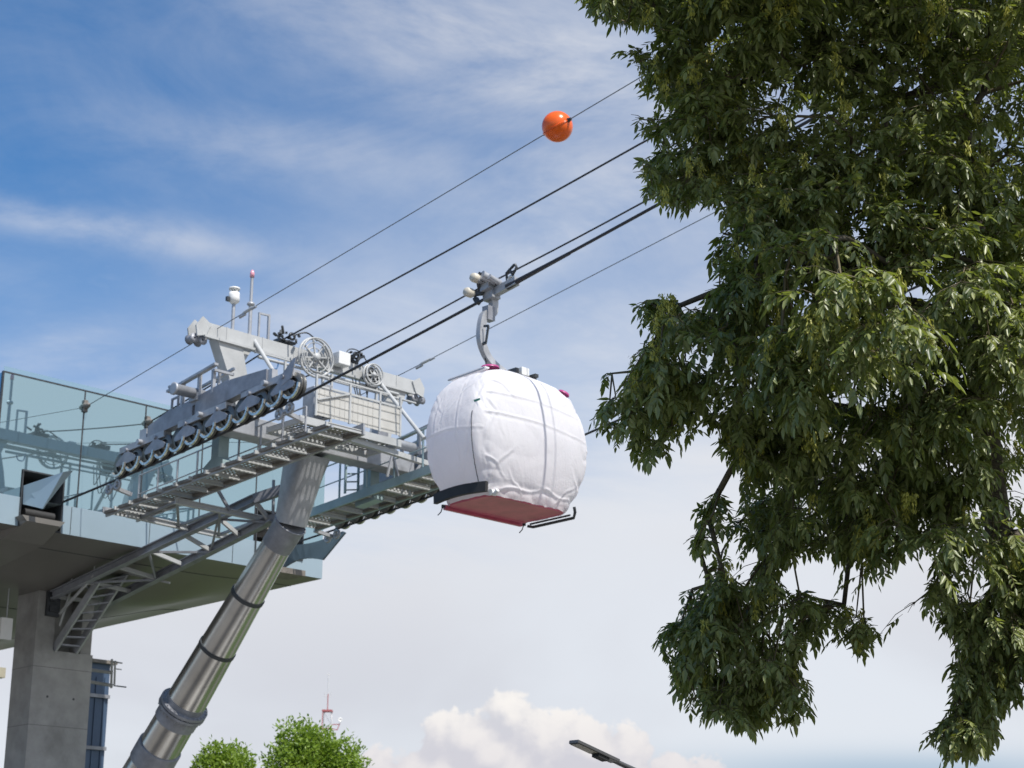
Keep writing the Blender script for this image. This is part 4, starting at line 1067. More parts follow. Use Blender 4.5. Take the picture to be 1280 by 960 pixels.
# grip on the rope
gl = rz2(gr_v+.4)-rz2(gr_v); rd = (V*.4+Z*gl).normalized(); rn = (Z-rd*Z.dot(rd)).normalized()
G0 = P(UN, gr_v, zr)
ga = lambda a_, b_, c_: G0 + (U*a_ + rd*b_ + rn*c_)*.80
m = MB()
m.box(ga(0, 0, .02), (.10, .12, .11), (U, rd, rn)); m.box(ga(.02, .42, .03), (.06, .30, .07), (U, rd, rn)); m.box(ga(-.05, .02, .20), (.14, .11, .10), (U, rd, rn))
m.cyl(ga(-.34, .1, .36), ga(.10, .18, .22), .085, 20); m.cyl(ga(-.30, .28, .26), ga(.12, .30, .12), .05, 14)
m.box(ga(-.12, -.02, .30), (.20, .04, .05), (U, rd, rn))
gp = m.build('rope_grip', 'galv', gd_)
m = MB(); m.tube([ga(0, .5, 0), ga(0, .9, .0), ga(0, 2.4, -.0)], [.058, .045, .031], 12); m.build('rope_sleeve', 'cable', gp)
for (a_, b_, c_) in ((-.36, -.06, .34), (-.40, -.26, .06)):
    m = MB(); m.lathe(ga(a_, b_, c_), U, [(-.10, 0), (-.10, .07), (-.06, .085), (.04, .085), (.08, .06), (.08, 0)], 20); m.build('roller', 'cream', gp)
m = MB(); m.beam(ga(-.30, -.26, .06), ga(-.02, -.05, .1), .07, .08, rn); m.beam(ga(-.34, -.05, .33), ga(-.15, -.2, .08), .05, .06, rn); m.beam(ga(-.2, -.3, 0), ga(-.2, -.22, -.16), .09, .07)
m.beam(ga(-.32, .05, .45), ga(-.36, -.06, .30), .04, .05); m.build('grip_lever', 'dark_steel', gp)
m = MB(); m.torus(ga(.02, .62, .10), U, .085, .026, 20, 8); m.build('grip_spring', 'zinc', gp)
m = MB(); m.tube([ga(.02, .5, .1), ga(0, .52, .32), ga(0, .78, .42)], .025, 8); m.tube([ga(0, .80, .42), ga(0, .84, .33), ga(0, .70, .2), ga(0, .62, .38)], .025, 8); m.build('grip_lever', 'dark_steel', gp)
m = MB(); q = path[int(cnt*.42)]+V*.13; m.beam(q-Z*.15, q+Z*.14+V*.06, .03, .03); m.beam(q+Z*.14+V*.06, q+Z*.16-V*.05, .03, .04); m.beam(q-Z*.15, q-Z*.16-V*.08, .04, .04); m.build('arm_hook', 'dark_steel', gd_)
q = path[int(cnt*.62)]
k = loop('', '', [q-U*.05, q-Z*.25-U*.02, P(GC_u-.35, gr_v+.05, ZB+HC+.3), P(GC_u-.2, GC_v, ZB+HC+.17)], .012); k.build('cable', 'dark_steel', gd_)
m = MB(); m.uvz(GC_u+.0, GC_u+.50, GC_v+.0, GC_v+.22, ZB+HC+.15, ZB+HC+.21); m.uvz(GC_u+.38, GC_u+.46, GC_v-.04, GC_v+.3, ZB+HC+.2, ZB+HC+.26)
m.box(P(GC_u+.05, GC_v+.1, ZB+HC+.24), (.04, .1, .07)); m.build('roof_mount', 'dark_steel', gd_)
m = MB(); m.uvz(GC_u+.16, GC_u+.34, GC_v+.02, GC_v+.2, ZB+HC+.21, ZB+HC+.36); m.build('roof_box', 'white_box', gd_, bevel=.01)

# ------------------------------------------------------------------ background buildings and objects
# blue sheet-clad annex behind the pillar
b0 = depth(138, 831, 52); zb_t = b0.z; bu, bv = b0.dot(U), b0.dot(V)
ax_ = thing('annex_building', 'dark blue sheet clad building partly hidden behind the concrete pillar', 'building', P(bu-3, bv-3, 0))
m = MB(); m.uvz(bu-1.7, bu, bv-1.6, bv, 0, zb_t); wl_ = m.build('wall', 'blue_wall', ax_)
m = MB()
for i in range(5): m.uvz(bu-.16-i*.29, bu-.12-i*.29, bv, bv+.03, 0, zb_t-.4)
m.build('sheet_rib', 'blue_wall', ax_)
m = MB(); m.uvz(bu-1.85, bu+.15, bv-1.8, bv+.15, zb_t, zb_t+.10); m.build('roof', 'rust', ax_)
m = MB()
for z_ in (zb_t-1.0, zb_t-2.5): m.uvz(bu-1.7, bu-.0, bv+.031, bv+.10, z_, z_+.10)
build_each(m, 'girt', 'galv_dull', ax_)
rl = thing('roof_antenna_rack', 'pale pipe rack sticking out beside the blue building', 'rack', depth(143, 845, 50))
rr_ = lambda x, y: depth(x, y, 50)
m = MB(); m.tube([rr_(112, 837), rr_(141, 841)], .05, 8); m.tube([rr_(112, 852), rr_(141, 857)], .05, 8); m.build('arm', 'galv_light', rl)
m = MB(); m.tube([rr_(140, 824), rr_(139, 860)], .035, 8); m.tube([rr_(144, 826), rr_(143, 856)], .03, 8); m.build('post', 'galv_light', rl)
m = MB(); m.tube([rr_(138, 827), rr_(153, 829)], .02, 6); m.tube([rr_(142, 857), rr_(158, 859)], .02, 6); m.tube([rr_(144, 836), rr_(152, 837)], .015, 6); build_each(m, 'antenna_rod', 'galv', rl)
# dark lower concourse at the far left
l0 = depth(17, 700, 58); lu, lv = l0.dot(U), l0.dot(V)
lc = thing('concourse_block', 'dark lower concourse behind the pillar at the left edge', 'building', P(lu-4, lv-3, 0))
m = MB(); m.uvz(lu-12, lu-.2, lv-6, lv, 0, 10.0); m.build('wall', 'dark_room', lc)
m = MB(); zq = hit(5, 845, V, lv).z; m.uvz(lu-12, lu-.1, lv+.01, lv+.3, zq-.1, zq+.22); m.build('ledge', mat('cream_ledge', (.4, .37, .28), .6), lc)
m = MB(); m.beam(P(lu-4, lv+.2, zq-4), P(lu-.4, lv+.2, zq-.3), .12, .12); m.beam(P(lu-3, lv+.2, zq-4), P(lu-.5, lv+.2, zq-1.5), .1, .1); m.build('brace', 'galv_dull', lc)
sg = hit(7, 786, V, pv-.2)
m = MB(); m.box(sg, (.15, .05, .26)); o = m.build('hanging_panel', 'white_box', root=sg); tag(o, 'blank white rectangular panel under the soffit left of the pillar', 'panel')
m = MB(); m.beam(sg+Z*.26, Vector((sg.x, sg.y, zs(pv)-.02)), .02, .02); build_each(m, 'drop_rod', 'galv', o)

# lattice radio mast far away
mb0 = depth(409, 900, 330); mx_, my_ = mb0.x, mb0.y
def mz(py): return depth(409, py, 330).z
am = thing('radio_mast', 'distant red and white lattice radio mast above the right small tree', 'mast', Vector((mx_, my_, 0)))
ztop = mz(889)
m = MB(); w2 = .75
segs = 16
for i in range(segs):
    za, zb = ztop*i/segs, ztop*(i+1)/segs
    wa, wb = w2*(1.8-.8*i/segs), w2*(1.8-.8*(i+1)/segs)
    cs = [(-1, -1), (1, -1), (1, 1), (-1, 1)]
    for j in range(4):
        a_, b_ = cs[j], cs[(j+1) % 4]
        p0 = Vector((mx_+a_[0]*wa, my_+a_[1]*wa, za)); p1_ = Vector((mx_+a_[0]*wb, my_+a_[1]*wb, zb)); p2_ = Vector((mx_+b_[0]*wb, my_+b_[1]*wb, zb))
        m.beam(p0, p1_, .11, .11); m.beam(p0, p2_, .07, .07); m.beam(p1_, p2_, .07, .07)
m.build('lattice', 'mast_white', am)
m = MB(); m.box(Vector((mx_, my_, ztop+.1)), (.95, .95, .16), (RT, Vector((0, 1, 0)), Z)); m.beam(Vector((mx_-.9, my_-.8, ztop-6)), Vector((mx_-.8, my_-.8, ztop)), .16, .16); m.beam(Vector((mx_-.9, my_-.9, ztop-3.2)), Vector((mx_+.9, my_-.9, ztop-3.2)), .15, .15)
m.cyl(Vector((mx_, my_, ztop+.3)), Vector((mx_, my_, mz(866))), .09, 8); m.build('top_platform', 'red_paint', am)
m = MB(); m.cyl(Vector((mx_, my_, mz(866))), Vector((mx_, my_, mz(840))), .08, 8)
for s_ in (-1, 1): m.cyl(Vector((mx_+s_*.55, my_, mz(870))), Vector((mx_+s_*.6, my_, mz(864))), .07, 6)
m.beam(Vector((mx_-.55, my_, mz(869.5))), Vector((mx_+.55, my_, mz(869.5))), .07, .07); m.beam(Vector((mx_-.3, my_, mz(840))), Vector((mx_+.3, my_, mz(840))), .08, .3)
m.build('aerial', 'mast_white', am)
m = MB(); c = Vector((mx_+2.4, my_, mz(900))); m.lathe(c, Vector((.3, -1, 0)), [(0, 0), (.1, .25), (.2, .42), (.22, .42), (.12, .22)], 16); m.build('dish', 'white_box', am)
m = MB(); m.beam(Vector((mx_+.9, my_, mz(906))), c-Z*.8, .15, .15); m.beam(Vector((mx_+.9, my_, mz(911))), Vector((mx_+1.9, my_, mz(913))), .15, .15); m.beam(Vector((mx_+1.9, my_, mz(913))), c-Z*.6, .15, .15); m.build('dish_arm', 'red_paint', am)

# street lamp: head seen from below
h_a = depth(717, 927, 21.0); h_b = depth(800, 966, 21.8)
dirx = (h_b-h_a).normalized(); sdx = dirx.cross(Z).normalized()
base_ = Vector((h_b.x+1.6, h_b.y+.7, 0))
lp = thing('street_lamp', 'flat modern street lamp head at the bottom edge below the cumulus cloud', 'street lamp', base_)
nz = dirx.cross(sdx); nz = -nz if nz.z < 0 else nz
hm = h_a + dirx*.42
sdt = (sdx*1.0).normalized()
m = MB(); m.box(h_a+dirx*.40, (.40, .075, .022), (dirx, sdt, nz)); m.build('lamp_head', 'lamp_metal', lp, bevel=.008)
m = MB(); m.box(h_a+dirx*.20-nz*.025, (.18, .062, .004), (dirx, sdt, nz)); m.build('lens', 'lamp_lens', lp)
m = MB(); m.box(h_a+dirx*.52-nz*.035, (.10, .055, .022), (dirx, sdt, nz)); m.build('driver_housing', 'rubber', lp)
h_e = h_a+dirx*.8
pt_ = Vector((base_.x, base_.y, h_e.z-.9))
m = MB(); m.tube([h_e-dirx*.03, h_e+dirx*.5, pt_+Z*.4, pt_], [.03, .035, .045, .05], 12); m.build('arm', 'lamp_metal', lp)
m = MB(); m.tube([base_, pt_], [.09, .05], 16); m.cyl(base_, base_+Z*.05, .2, 16); m.build('pole', 'lamp_metal', lp)

# ------------------------------------------------------------------ foliage helpers
def leaves_mesh(name, mm, base, axis, nrm, length, width, parent, loc, fold=.25, kind=None, shape='leaf'):
    """arrays: one folded blade per row (base point, growth axis, blade normal)"""
    n = len(base)
    side = np.cross(nrm, axis); side /= np.linalg.norm(side, axis=1)[:, None]+1e-9
    nn = np.cross(axis, side)
    Lx = length[:, None]; Wx = width[:, None]
    b = base - np.array(loc)
    v0 = b; v1 = b+axis*Lx*.33+side*Wx*.5-nn*Wx*fold*.0; v2 = b+axis*Lx*.68+side*Wx*.36-nn*Lx*.04
    v3 = b+axis*Lx-nn*Lx*.12; v4 = b+axis*Lx*.68-side*Wx*.36-nn*Lx*.04; v5 = b+axis*Lx*.33-side*Wx*.5; v6 = b+axis*Lx*.5-nn*Wx*fold-nn*Lx*.02
    V_ = np.stack([v0, v1, v2, v3, v4, v5, v6], 1).reshape(-1, 3)
    o = (np.arange(n)*7)[:, None]
    # two quads + two tris as 4 polys sharing the midrib
    f1 = o+np.array([0, 6, 2, 1]); f2 = o+np.array([6, 3, 2]); f3 = o+np.array([0, 5, 4, 6]); f4 = o+np.array([6, 4, 3])
    loops = np.concatenate([f1, f2, f3, f4], 1).reshape(-1)
    starts = (np.arange(n)[:, None]*14+np.array([0, 4, 7, 11])).reshape(-1)
    me = bpy.data.meshes.new(name)
    me.vertices.add(len(V_)); me.vertices.foreach_set('co', V_.astype(np.float32).reshape(-1))
    me.loops.add(len(loops)); me.loops.foreach_set('vertex_index', loops.astype(np.int32))
    me.polygons.add(len(starts)); me.polygons.foreach_set('loop_start', starts.astype(np.int32))
    me.polygons.foreach_set('use_smooth', np.ones(len(starts), dtype=bool))
    me.update(calc_edges=True); me.validate()
    me.materials.append(M[mm]); ob = bpy.data.objects.new(name, me); COL.objects.link(ob)
    ob.parent = parent
    if kind: ob['kind'] = kind
    return ob
def nrmz(a): return a/(np.linalg.norm(a, axis=-1, keepdims=True)+1e-9)

# ------------------------------------------------------------------ the two small trees
def small_tree(cx, ctop, dist, rad, label, seed, lobes):
    r_ = np.random.default_rng(seed)
    b = depth(cx, ctop, dist); x0, y0, zt_ = b.x, b.y, b.z
    t = thing('small_tree', label, 'tree', Vector((x0, y0, 0)), 'small trees at the bottom edge')
    m = MB(); zc = zt_-rad*1.2
    m.tube([Vector((x0, y0, 0)), Vector((x0+.05, y0, zc*.5)), Vector((x0, y0, zc))], [.22, .16, .10], 10)
    m.build('trunk', 'bark', t)
    bases = []; axes = []
    m = MB()
    for (lx, lz, lr) in lobes:
        c = np.array([x0+lx, y0+r_.uniform(-.5, .5), zt_+lz-lr*1.15])
        m.tube([Vector((x0, y0, zc-.4)), (Vector((x0, y0, zc))+Vector(c))/2+Vector((0, 0, .1)), Vector(c)+Vector((0, 0, lr*.6))], [.08, .05, .02], 6)
        k = int(3600*lr*lr)
        d = nrmz(r_.normal(size=(k, 3))); rr = lr*(r_.uniform(.25, 1, k)**.5)
        # lumpy surface with spiky tips
        bumpf = 1+.25*np.sin(d[:, 0]*9+seed)*np.cos(d[:, 2]*6+lx*9)+.18*np.sin(d[:, 1]*11+d[:, 0]*7)+.35*np.clip(np.sin(d[:, 0]*8+lx*5), .6, 1)*(d[:, 2] > .5)
        p_ = c+d*(rr*bumpf)[:, None]*np.array([1, 1, 1.15])
        bases.append(p_); axes.append(nrmz(d*.6+r_.normal(size=(k, 3))*.6+np.array([0, 0, .15])))
    m.build('branches', 'twig', t)
    B_ = np.concatenate(bases); A_ = np.concatenate(axes)
    nn = nrmz(r_.normal(size=B_.shape)*.7+np.array([0, 0, 1.0]))
    leaves_mesh('crown', 'leaf_bright', B_, A_, nn, r_.uniform(.10, .18, len(B_)), r_.uniform(.05, .085, len(B_)), t, (x0, y0, 0))
    return t
small_tree(395, 903, 58, 1.9, 'bright green small tree under the radio mast, the larger of the two', 5,
           [(-.75, .0, .55), (-.28, -.15, .55), (.15, -.35, .6), (.75, -.55, .62), (-1.05, -.75, .62), (-.4, -.8, .95), (.5, -.95, 1.0), (1.15, -1.15, .65), (-.2, -1.7, 1.5), (.4, -2.6, 1.7), (-.6, -2.7, 1.6)])
small_tree(288, 928, 55, 1.5, 'bright green small tree beside the tower pole, the smaller and lower of the two', 8,
           [(-.5, -.02, .38), (.12, -.05, .42), (-.2, -.25, .5), (.45, -.45, .45), (-.75, -.5, .35), (0, -.6, .8), (.1, -1.4, 1.3), (-.3, -2.2, 1.4)])

# ------------------------------------------------------------------ the big ash tree
sil = [(716, -20), (720, 8), (748, 28), (775, 36), (792, 52), (772, 72), (797, 92), (800, 112), (826, 118), (812, 138), (790, 158), (800, 180), (842, 192), (798, 212),
       (803, 238), (816, 262), (846, 272), (868, 258), (892, 262), (908, 292), (884, 322), (896, 345), (884, 366), (866, 382), (830, 374), (795, 386), (802, 412), (810, 436), (792, 456),
       (747, 468), (744, 492), (760, 512), (742, 536), (770, 576), (792, 590), (832, 588), (852, 556), (870, 545), (888, 556), (890, 520), (904, 498), (896, 470), (912, 486), (912, 530), (895, 560),
       (894, 588), (906, 608), (870, 640), (867, 690), (888, 700), (850, 742), (868, 762), (842, 778), (808, 812), (834, 826), (846, 870), (862, 902), (900, 912), (936, 920), (975, 903), (1002, 910),
       (1022, 884), (1004, 856), (990, 834), (1016, 812), (1036, 800), (1062, 822), (1086, 850), (1096, 800), (1082, 762), (1042, 742), (1010, 722), (985, 738), (975, 716), (1000, 690), (1040, 700),
       (1076, 722), (1104, 736), (1116, 700), (1150, 690), (1166, 702), (1130, 764), (1172, 790), (1206, 806), (1184, 850), (1204, 878), (1150, 930), (1180, 960), (1240, 940), (1256, 900), (1290, 876),
       (1400, 940), (1550, 900), (1700, 700), (1800, 400), (1780, 100), (1700, -150), (1500, -400), (1200, -520), (950, -430), (800, -260), (720, -120)]
SX = np.array([p_[0] for p_ in sil], float); SY = np.array([p_[1] for p_ in sil], float)
gx, gy = np.meshgrid(np.arange(600, 1900, 2.), np.arange(-560, 1000, 2.)); SM = np.zeros(gx.shape, bool); j_ = len(SX)-1
for i_ in range(len(SX)):
    SM ^= ((SY[i_] > gy) != (SY[j_] > gy)) & (gx < (SX[j_]-SX[i_])*(gy-SY[i_])/(SY[j_]-SY[i_]+1e-9)+SX[i_]); j_ = i_
# openings where the sky shows through the crown
for (hx, hy, hr) in ((905, 470, 16), (908, 520, 17), (903, 575, 14), (1015, 792, 11), (1130, 745, 20), (1110, 770, 22),
                     (968, 120, 6), (1010, 160, 6), (1085, 300, 7), (1050, 500, 5), (1262, 560, 7), (1140, 830, 22)):
    SM &= (gx-hx)**2+(gy-hy)**2 > hr*hr
def erode(a, k):
    for _ in range(k):
        b = a.copy(); b[1:] &= a[:-1]; b[:-1] &= a[1:]; b[:, 1:] &= a[:, :-1]; b[:, :-1] &= a[:, 1:]; a = b
    return a
def smooth_noise(cell, seed):
    r_ = np.random.default_rng(seed); h, w_ = SM.shape; c = cell/2
    g_ = r_.random((int(h/c)+3, int(w_/c)+3)); yy = np.arange(h)/c; xx = np.arange(w_)/c; y0 = yy.astype(int); x0 = xx.astype(int); fy = (yy-y0)[:, None]; fx = (xx-x0)[None]
    fy = fy*fy*(3-2*fy); fx = fx*fx*(3-2*fx)
    return (g_[y0][:, x0]*(1-fx)+g_[y0][:, x0+1]*fx)*(1-fy)+(g_[y0+1][:, x0]*(1-fx)+g_[y0+1][:, x0+1]*fx)*fy
nz_ = .6*smooth_noise(34, 4)+.4*smooth_noise(15, 9)
e1, e2, e3 = erode(SM, 6), erode(SM, 16), erode(SM, 32)
SM = (SM & (nz_ > .46)) | (e1 & (nz_ > .36)) | (e2 & (nz_ > .30)) | (e3 & (nz_ > .24))
SM &= ~((gy > 640) & (gy < 960) & (smooth_noise(24, 21) > .76))
fray = SM.copy()
for _ in range(5): q_ = fray.copy(); q_[1:] |= fray[:-1]; q_[:-1] |= fray[1:]; q_[:, 1:] |= fray[:, :-1]; q_[:, :-1] |= fray[:, 1:]; fray = q_
def ins2(x, y):
    i_ = int((y+560)/2); j2 = int((x-600)/2)
    return 0 <= i_ < SM.shape[0] and 0 <= j2 < SM.shape[1] and bool(fray[i_, j2])
def ins(x, y):
    i_ = int((y+560)/2); j2 = int((x-600)/2)
    return 0 <= i_ < SM.shape[0] and 0 <= j2 < SM.shape[1] and bool(SM[i_, j2])
def nproj(p_):
    d = p_-np.array(CAM); Dp_ = d@np.array(FW)
    return 640+F*(d@np.array(RT))/Dp_, 480-F*(d@np.array(UP))/Dp_, Dp_
trunk_base = Vector((5.35, 16.3, 0))
ash = thing('ash_tree', 'large dark green leafy ash tree filling the right side of the picture', 'tree', trunk_base)
fork = depth(1262, 720, 16.2)
tk = [trunk_base, Vector((5.3, 16.3, 1.6)), Vector((5.0, 16.2, fork.z*.8)), fork, depth(1236, 560, 16.3), depth(1225, 330, 16.2), depth(1200, 120, 16.0), depth(1160, -150, 15.6)]
m = MB(); k = loop('', '', tk, .1); cnt2 = len(k.v)//6-2; tp_ = [sum((k.v[i*6+j] for j in range(6)), Vector())/6 for i in range(cnt2)]
m.tube(tp_, [.22*(1-.85*i/(cnt2-1))+(.12 if i == 0 else 0) for i in range(cnt2)], 16); m.build('trunk', 'bark', ash)
# anchors for leafy sprays, spread through the crown's volume
def dfront(x, y):
    d = 14.6 - 1.9*np.exp(-((x-1090)/190)**2-((y-400)/150)**2) - .8*np.exp(-((x-1150)/80)**2-((y-655)/50)**2)
    d = d - np.clip((70-y)/300, 0, 1.3)*1.7          # unseen high crown leans out, shaped to shade the leaves below
    d = d - .5*np.exp(-((x-820)/80)**2-((y-480)/100)**2)
    return d
anch = []
tries = 0
while len(anch) < 1150 and tries < 80000:
    tries += 1
    x = random.uniform(716, 1480); y = random.uniform(-400, 950)
    if y < -50 and random.random() < .52: continue
    if x > 1300 and random.random() < .60: continue
    if not ins(x, y-18) or not ins(x, y+14): continue
    if y > 690 and random.random() < .38: continue
    # thinner at fringes
    edge_ok = ins(x-25, y) and ins(x+25, y)
    dth = float(dfront(x, y)) + random.random()**1.1*(3.2 if edge_ok else .9)
    a_ = depth(x, y-12, dth)
    if noise.noise(a_*1.25+Vector((7, 3, 1))) < random.uniform(-.30, .02): continue
    anch.append(a_)
# hand-set fringe sprays that give the outline its tips
for (x, y) in [(735, 5), (760, 18), (785, 35), (790, 72), (808, 95), (820, 110), (806, 158), (812, 175), (830, 180), (812, 212), (815, 235), (830, 250), (850, 255), (875, 245),
               (812, 385), (830, 385), (850, 390), (870, 395), (820, 430), (765, 475), (785, 480), (770, 505), (760, 535), (780, 550), (800, 565), (825, 560), (840, 540), (880, 520), (880, 480),
               (905, 300), (900, 340), (900, 370), (885, 650), (885, 680), (900, 620), (865, 745), (890, 720), (825, 808), (850, 790), (850, 840), (870, 880), (900, 890), (930, 895), (960, 885), (990, 885), (1005, 880),
               (1060, 800), (1080, 810), (1070, 780), (1040, 765), (1020, 770), (1000, 800), (1080, 700), (1095, 715), (1055, 690), (1145, 760), (1165, 745), (1180, 780), (1200, 830), (1215, 865), (1170, 920), (1195, 905), (1220, 915), (1240, 890), (1250, 860), (1200, 930)]:
    anch.append(depth(x, y-8, float(dfront(x, y))+random.uniform(0, .8)))
for (xa, xb, ya, yb, n_) in ((1000, 1095, 735, 845, 13), (860, 1010, 640, 780, 30), (815, 1010, 770, 905, 36), (1130, 1290, 660, 800, 46), (1170, 1290, 780, 940, 38), (1000, 1130, 640, 720, 20), (1290, 1400, 640, 930, 50)):
    for _ in range(n_*3):
        if n_ <= 0: break
        x = random.uniform(xa, xb); y = random.uniform(ya, yb)
        if ins(x, y-10) and ins(x, y+10): anch.append(depth(x, y-8, float(dfront(x, y))+random.uniform(0, 1.3))); n_ -= 1
# connect anchors into a branching tree (nearest node closer to the trunk)
nodes = [p_ for p_ in tp_ if p_.z > fork.z-1.3]; par = [-1]*len(nodes); ntr = len(nodes)
trunkpts = list(nodes)
def dtr(p_): return min((p_-q).length + max(0, (q.z-p_.z))*.25 for q in trunkpts)
order = sorted(anch, key=lambda p_: dtr(p_) + (max(0, 6.6-p_.z)*3.0))
NP = np.zeros((len(nodes)+len(order)*3+10, 3)); cntn = 0
for p_ in nodes: NP[cntn] = p_; cntn += 1
leafnode = []
plen = [0.0]*len(nodes)
for p_ in order:
    a_ = np.array(p_); dd = np.linalg.norm(NP[:cntn]-a_, axis=1)
    if a_[2] < 6.6:
        hv = NP[:cntn]-a_; dd = np.sqrt((hv[:, 0]*1.9)**2+(hv[:, 1]*1.5)**2+(hv[:, 2]*np.where(hv[:, 2] > 0, .75, 1.6))**2)
    cost = dd + .12*np.array(plen) + np.where(NP[:cntn, 2] > a_[2]+.1, (NP[:cntn, 2]-a_[2])*(.45 if a_[2] > 6.6 else .05), 0)
    j = int(np.argmin(cost)); q = Vector(NP[j]); d_ = (p_-q).length
    if d_ > .6:                                  # long links get a bent middle
        kk = int(d_/.38); prev = j; wob = Vector((random.uniform(-.12, .12), random.uniform(-.12, .12), 0))
        for s_ in range(1, kk+1):
            t = s_/(kk+1); mid = q.lerp(p_, t)+wob*sin(pi*t)*d_+Vector((random.uniform(-.04, .04), random.uniform(-.04, .04), .14*sin(pi*t)*min(1.5, d_)))
            nodes.append(mid); par.append(prev); NP[cntn] = mid; prev = cntn; cntn += 1
            if random.random() < .5 and t > .25: leafnode.append(prev)
            plen.append(plen[j]+d_*t)
            if cntn >= len(NP)-2: NP = np.vstack([NP, np.zeros((500, 3))])
        j = prev
    nodes.append(p_); par.append(j); NP[cntn] = p_; leafnode.append(cntn); cntn += 1; plen.append(plen[j]+d_)
    if cntn >= len(NP)-2: NP = np.vstack([NP, np.zeros((500, 3))])
load = [0.0]*len(nodes)
for i in leafnode: load[i] += 1
for i in range(len(nodes)-1, ntr-1, -1): load[par[i]] += load[i]
class Segs:                                   # thin tapered twigs, built in one go
    def __init__(s): s.p = []; s.q = []; s.a = []; s.b = []
    def line(s, pts, rr):
        for i in range(len(pts)-1): s.p.append(tuple(pts[i])); s.q.append(tuple(pts[i+1])); s.a.append(rr[i]); s.b.append(rr[i+1])
    def build(s, name, mm, parent, n=4, kind=None):
        p = np.array(s.p); q = np.array(s.q); L0 = np.array(wloc(parent)); d = nrmz(q-p)
        h = np.where(np.abs(d[:, 2:3]) < .9, np.array([[0, 0, 1.]]), np.array([[1., 0, 0]])); x = nrmz(np.cross(d, h)); y = np.cross(d, x); vs = []
        for (c, r) in ((p, s.a), (q, s.b)):
            for j in range(n): t = 2*pi*j/n; vs.append(c-L0+(x*cos(t)+y*sin(t))*np.array(r)[:, None])
        co = np.stack(vs, 1).reshape(-1, 3); k = len(p); o = (np.arange(k)*2*n)[:, None]
        loops = np.concatenate([o+np.array([j, (j+1) % n, n+(j+1) % n, n+j]) for j in range(n)], 1).reshape(-1)
        me = bpy.data.meshes.new(name); me.vertices.add(len(co)); me.vertices.foreach_set('co', co.astype(np.float32).reshape(-1))
        me.loops.add(len(loops)); me.loops.foreach_set('vertex_index', loops.astype(np.int32))
        me.polygons.add(k*n); me.polygons.foreach_set('loop_start', (np.arange(k*n)*4).astype(np.int32)); me.polygons.foreach_set('use_smooth', np.ones(k*n, dtype=bool))
        me.update(calc_edges=True); me.materials.append(M[mm]); ob = bpy.data.objects.new(name, me); COL.objects.link(ob); ob.parent = parent
        if kind: ob['kind'] = kind
        return ob
thin = Segs(); limbs = {}; owner = {}
for i in range(ntr, len(nodes)):
    owner[i] = i if par[i] < ntr else owner[par[i]]
    r1 = .0042*max(1, load[i])**.5+.002; r0 = .0042*max(1, load[par[i]])**.5+.002 if par[i] >= ntr else r1*1.25
    r0 = min(r0, r1*1.8)
    (limbs.setdefault(owner[i], Segs()) if r1 > .018 else thin).line([nodes[par[i]], nodes[i]], [r0, r1])
for k_ in limbs: limbs[k_].build('limb', 'bark', ash, 7)
# sprays of pinnate leaves
LB, LA, LN, LL, LW = [], [], [], [], []
SB, SA, SN, SL, SW = [], [], [], [], []
tc_ = np.array((4.4, 15.6, 6.5))
G = random.gauss
def add_leaf(p_, out, rl_, big=1.0):
    """one compound leaf: rachis arching out then down with 3-4 pairs of leaflets and a tip"""
    side = out.cross(Z); side.normalize()
    npair = random.choice((3, 3, 4)); pts = []; cur = p_.copy()
    d = (out+Z*random.uniform(-.25, .35)).normalized(); drp = random.uniform(.10, .40); roll = random.uniform(-.6, .6)
    for s_ in range(npair+1):
        d = (d-Z*drp).normalized(); cur = cur+d*(rl_/(npair+1)); pts.append((cur.copy(), d.copy()))
    x_, y_ = proj(pts[-1][0]+d*.06-Z*.02)
    if not (ins2(x_, y_) if random.random() < .45 else ins(x_, y_)): return None
    sz = random.uniform(.62, 1.25)*.096*big
    for c_, d_ in pts[:-1]:
        up_ = side.cross(d_)
        if up_.z < 0: up_ = -up_
        for sg_ in (-1, 1):
            ax2 = d_*.60 + side*(sg_*.72) - Z*random.uniform(.0, .65) + up_*(roll*sg_*.4) + Vector((G(0, .16), G(0, .16), G(0, .16)))
            LB.append(tuple(c_)); LA.append(tuple(ax2)); LN.append(tuple(up_+side*(sg_*.35+roll*.5)+Vector((G(0, .3), G(0, .3), G(0, .3)))))
            LL.append(sz*random.uniform(.75, 1.1)); LW.append(LL[-1]*random.uniform(.32, .42))
    c_, d_ = pts[-1]
    LB.append(tuple(c_)); LA.append(tuple(d_-Z*.2)); LN.append(tuple(side.cross(d_)+Vector((G(0, .2), G(0, .2), G(0, .2))))); LL.append(sz*1.15); LW.append(sz*.40)
    return [p_]+[q[0] for q in pts]
twg = thin
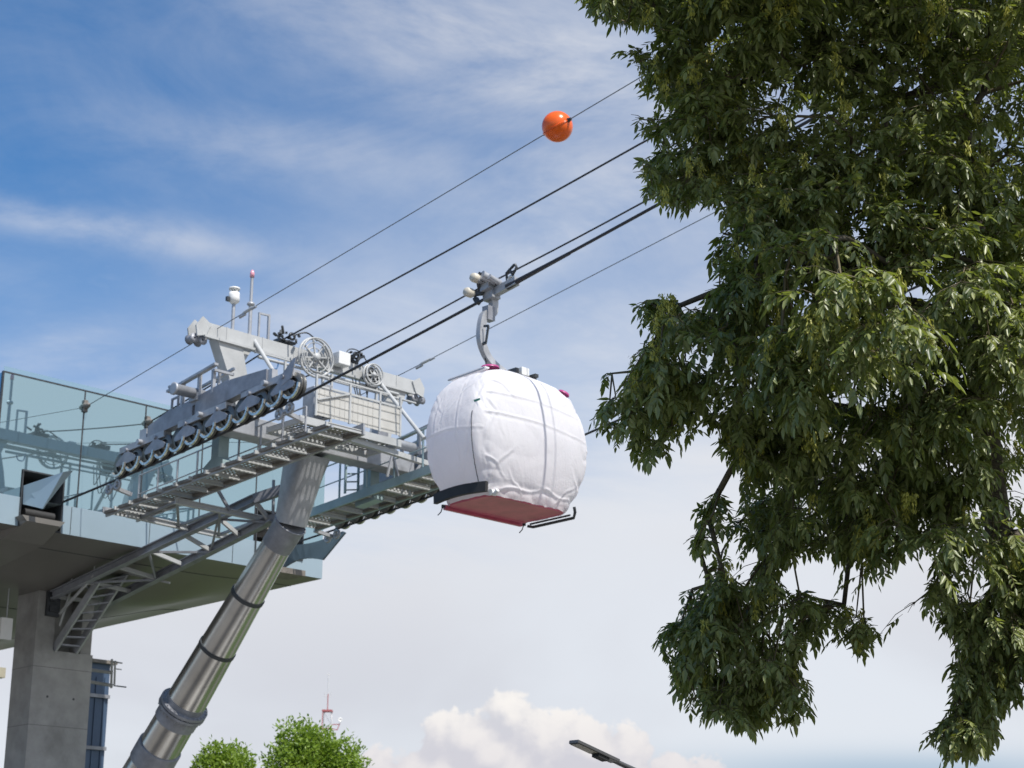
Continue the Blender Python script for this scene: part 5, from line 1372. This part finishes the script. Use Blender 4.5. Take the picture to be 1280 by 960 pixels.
for i in leafnode:
    p_ = nodes[i]; q = nodes[par[i]]
    dirn = (p_-q); dirn = dirn.normalized() if dirn.length > 1e-4 else Vector((-1, 0, 0))
    outw = (p_-Vector(tc_)); outw.z *= .3; outw = outw.normalized()
    nsub = random.choice((3, 4, 4)); hang = random.random() < (.12 if p_.z > 6.5 else .3)
    for s_ in range(nsub):
        az = G(0, 1.05); dd = (dirn*.5+outw*.8).normalized()
        dd = Vector((dd.x*cos(az)-dd.y*sin(az), dd.x*sin(az)+dd.y*cos(az), dd.z*.5+(random.uniform(-1.3, -.3) if hang else random.uniform(-.35, .45)))).normalized()
        tl = random.uniform(.16, .46); pe = p_ + dd*tl - Z*(tl*.18)
        pm = p_ + dd*tl*.5 + Z*.012
        if not ins(*proj(pe)):
            tl *= .35; pe = p_+dd*tl-Z*tl*.2; pm = p_+dd*tl*.5
        twg.line([p_, pm, pe], [.0045, .0035, .002])
        nl = random.choice((4, 5, 6, 7)) if tl > .2 else random.choice((3, 4)); az0 = random.uniform(0, 6.3)
        for l_ in range(nl):
            f = (l_+1)/nl; a_ = p_.lerp(pe, f); az2 = az0+(l_*2.4)+random.uniform(-.5, .5)
            o = dd*(.3+.45*f) + Vector((cos(az2), sin(az2), random.uniform(-.35, .35)))*.85
            if l_ == nl-1: o = dd.copy()
            o.normalize(); pts = add_leaf(a_, o, random.uniform(.12, .24))
            if pts: twg.line([pts[0], pts[len(pts)//2], pts[-1]], [.002, .0017, .001])
    # hanging bunches of winged seeds on some sprays
    xs, ys = proj(p_)
    prob = .26 + .6*math.exp(-((xs-840)/90)**2-((ys-450)/110)**2) + .6*math.exp(-((xs-870)/110)**2-((ys-130)/130)**2) + .45*math.exp(-((xs-1060)/90)**2-((ys-420)/110)**2)
    if random.random() < prob:
        for b_ in range(random.choice((1, 2, 3))):
            c_ = p_+Vector((random.uniform(-.2, .2), -random.uniform(.05, .38), random.uniform(-.1, .05))); hl = random.uniform(.10, .24)
            if not ins(*proj(c_-Z*hl)): continue
            for k_ in range(random.randint(34, 60)):
                f = random.random(); SB.append((c_.x+G(0, .016), c_.y+G(0, .016), c_.z-hl*f)); SA.append((G(0, .45), G(0, .45), -1.0))
                SN.append((G(0, 1), G(0, 1), G(0, .3))); SL.append(random.uniform(.034, .05)); SW.append(random.uniform(.010, .014))
twg.build('twigs', 'twig', ash, 3, 'stuff')
loc_ = tuple(trunk_base)
leaves_mesh('crown', 'leaf', np.array(LB), nrmz(np.array(LA)), nrmz(np.array(LN)), np.array(LL), np.array(LW), ash, loc_, fold=.30)
leaves_mesh('seed_bunches', 'seed', np.array(SB), nrmz(np.array(SA)), nrmz(np.array(SN)), np.array(SL), np.array(SW), ash, loc_, fold=.1, kind='stuff')
print('leaflets', len(LB), 'seeds', len(SB), 'anchors', len(leafnode))

# ------------------------------------------------------------------ render settings
S.render.engine = 'CYCLES'
S.view_settings.view_transform = 'Standard'; S.view_settings.look = 'None'; S.view_settings.gamma = 1; S.view_settings.exposure = 0.12
S.view_settings.use_curve_mapping = False
S.cycles.max_bounces = 8; S.cycles.transparent_max_bounces = 12
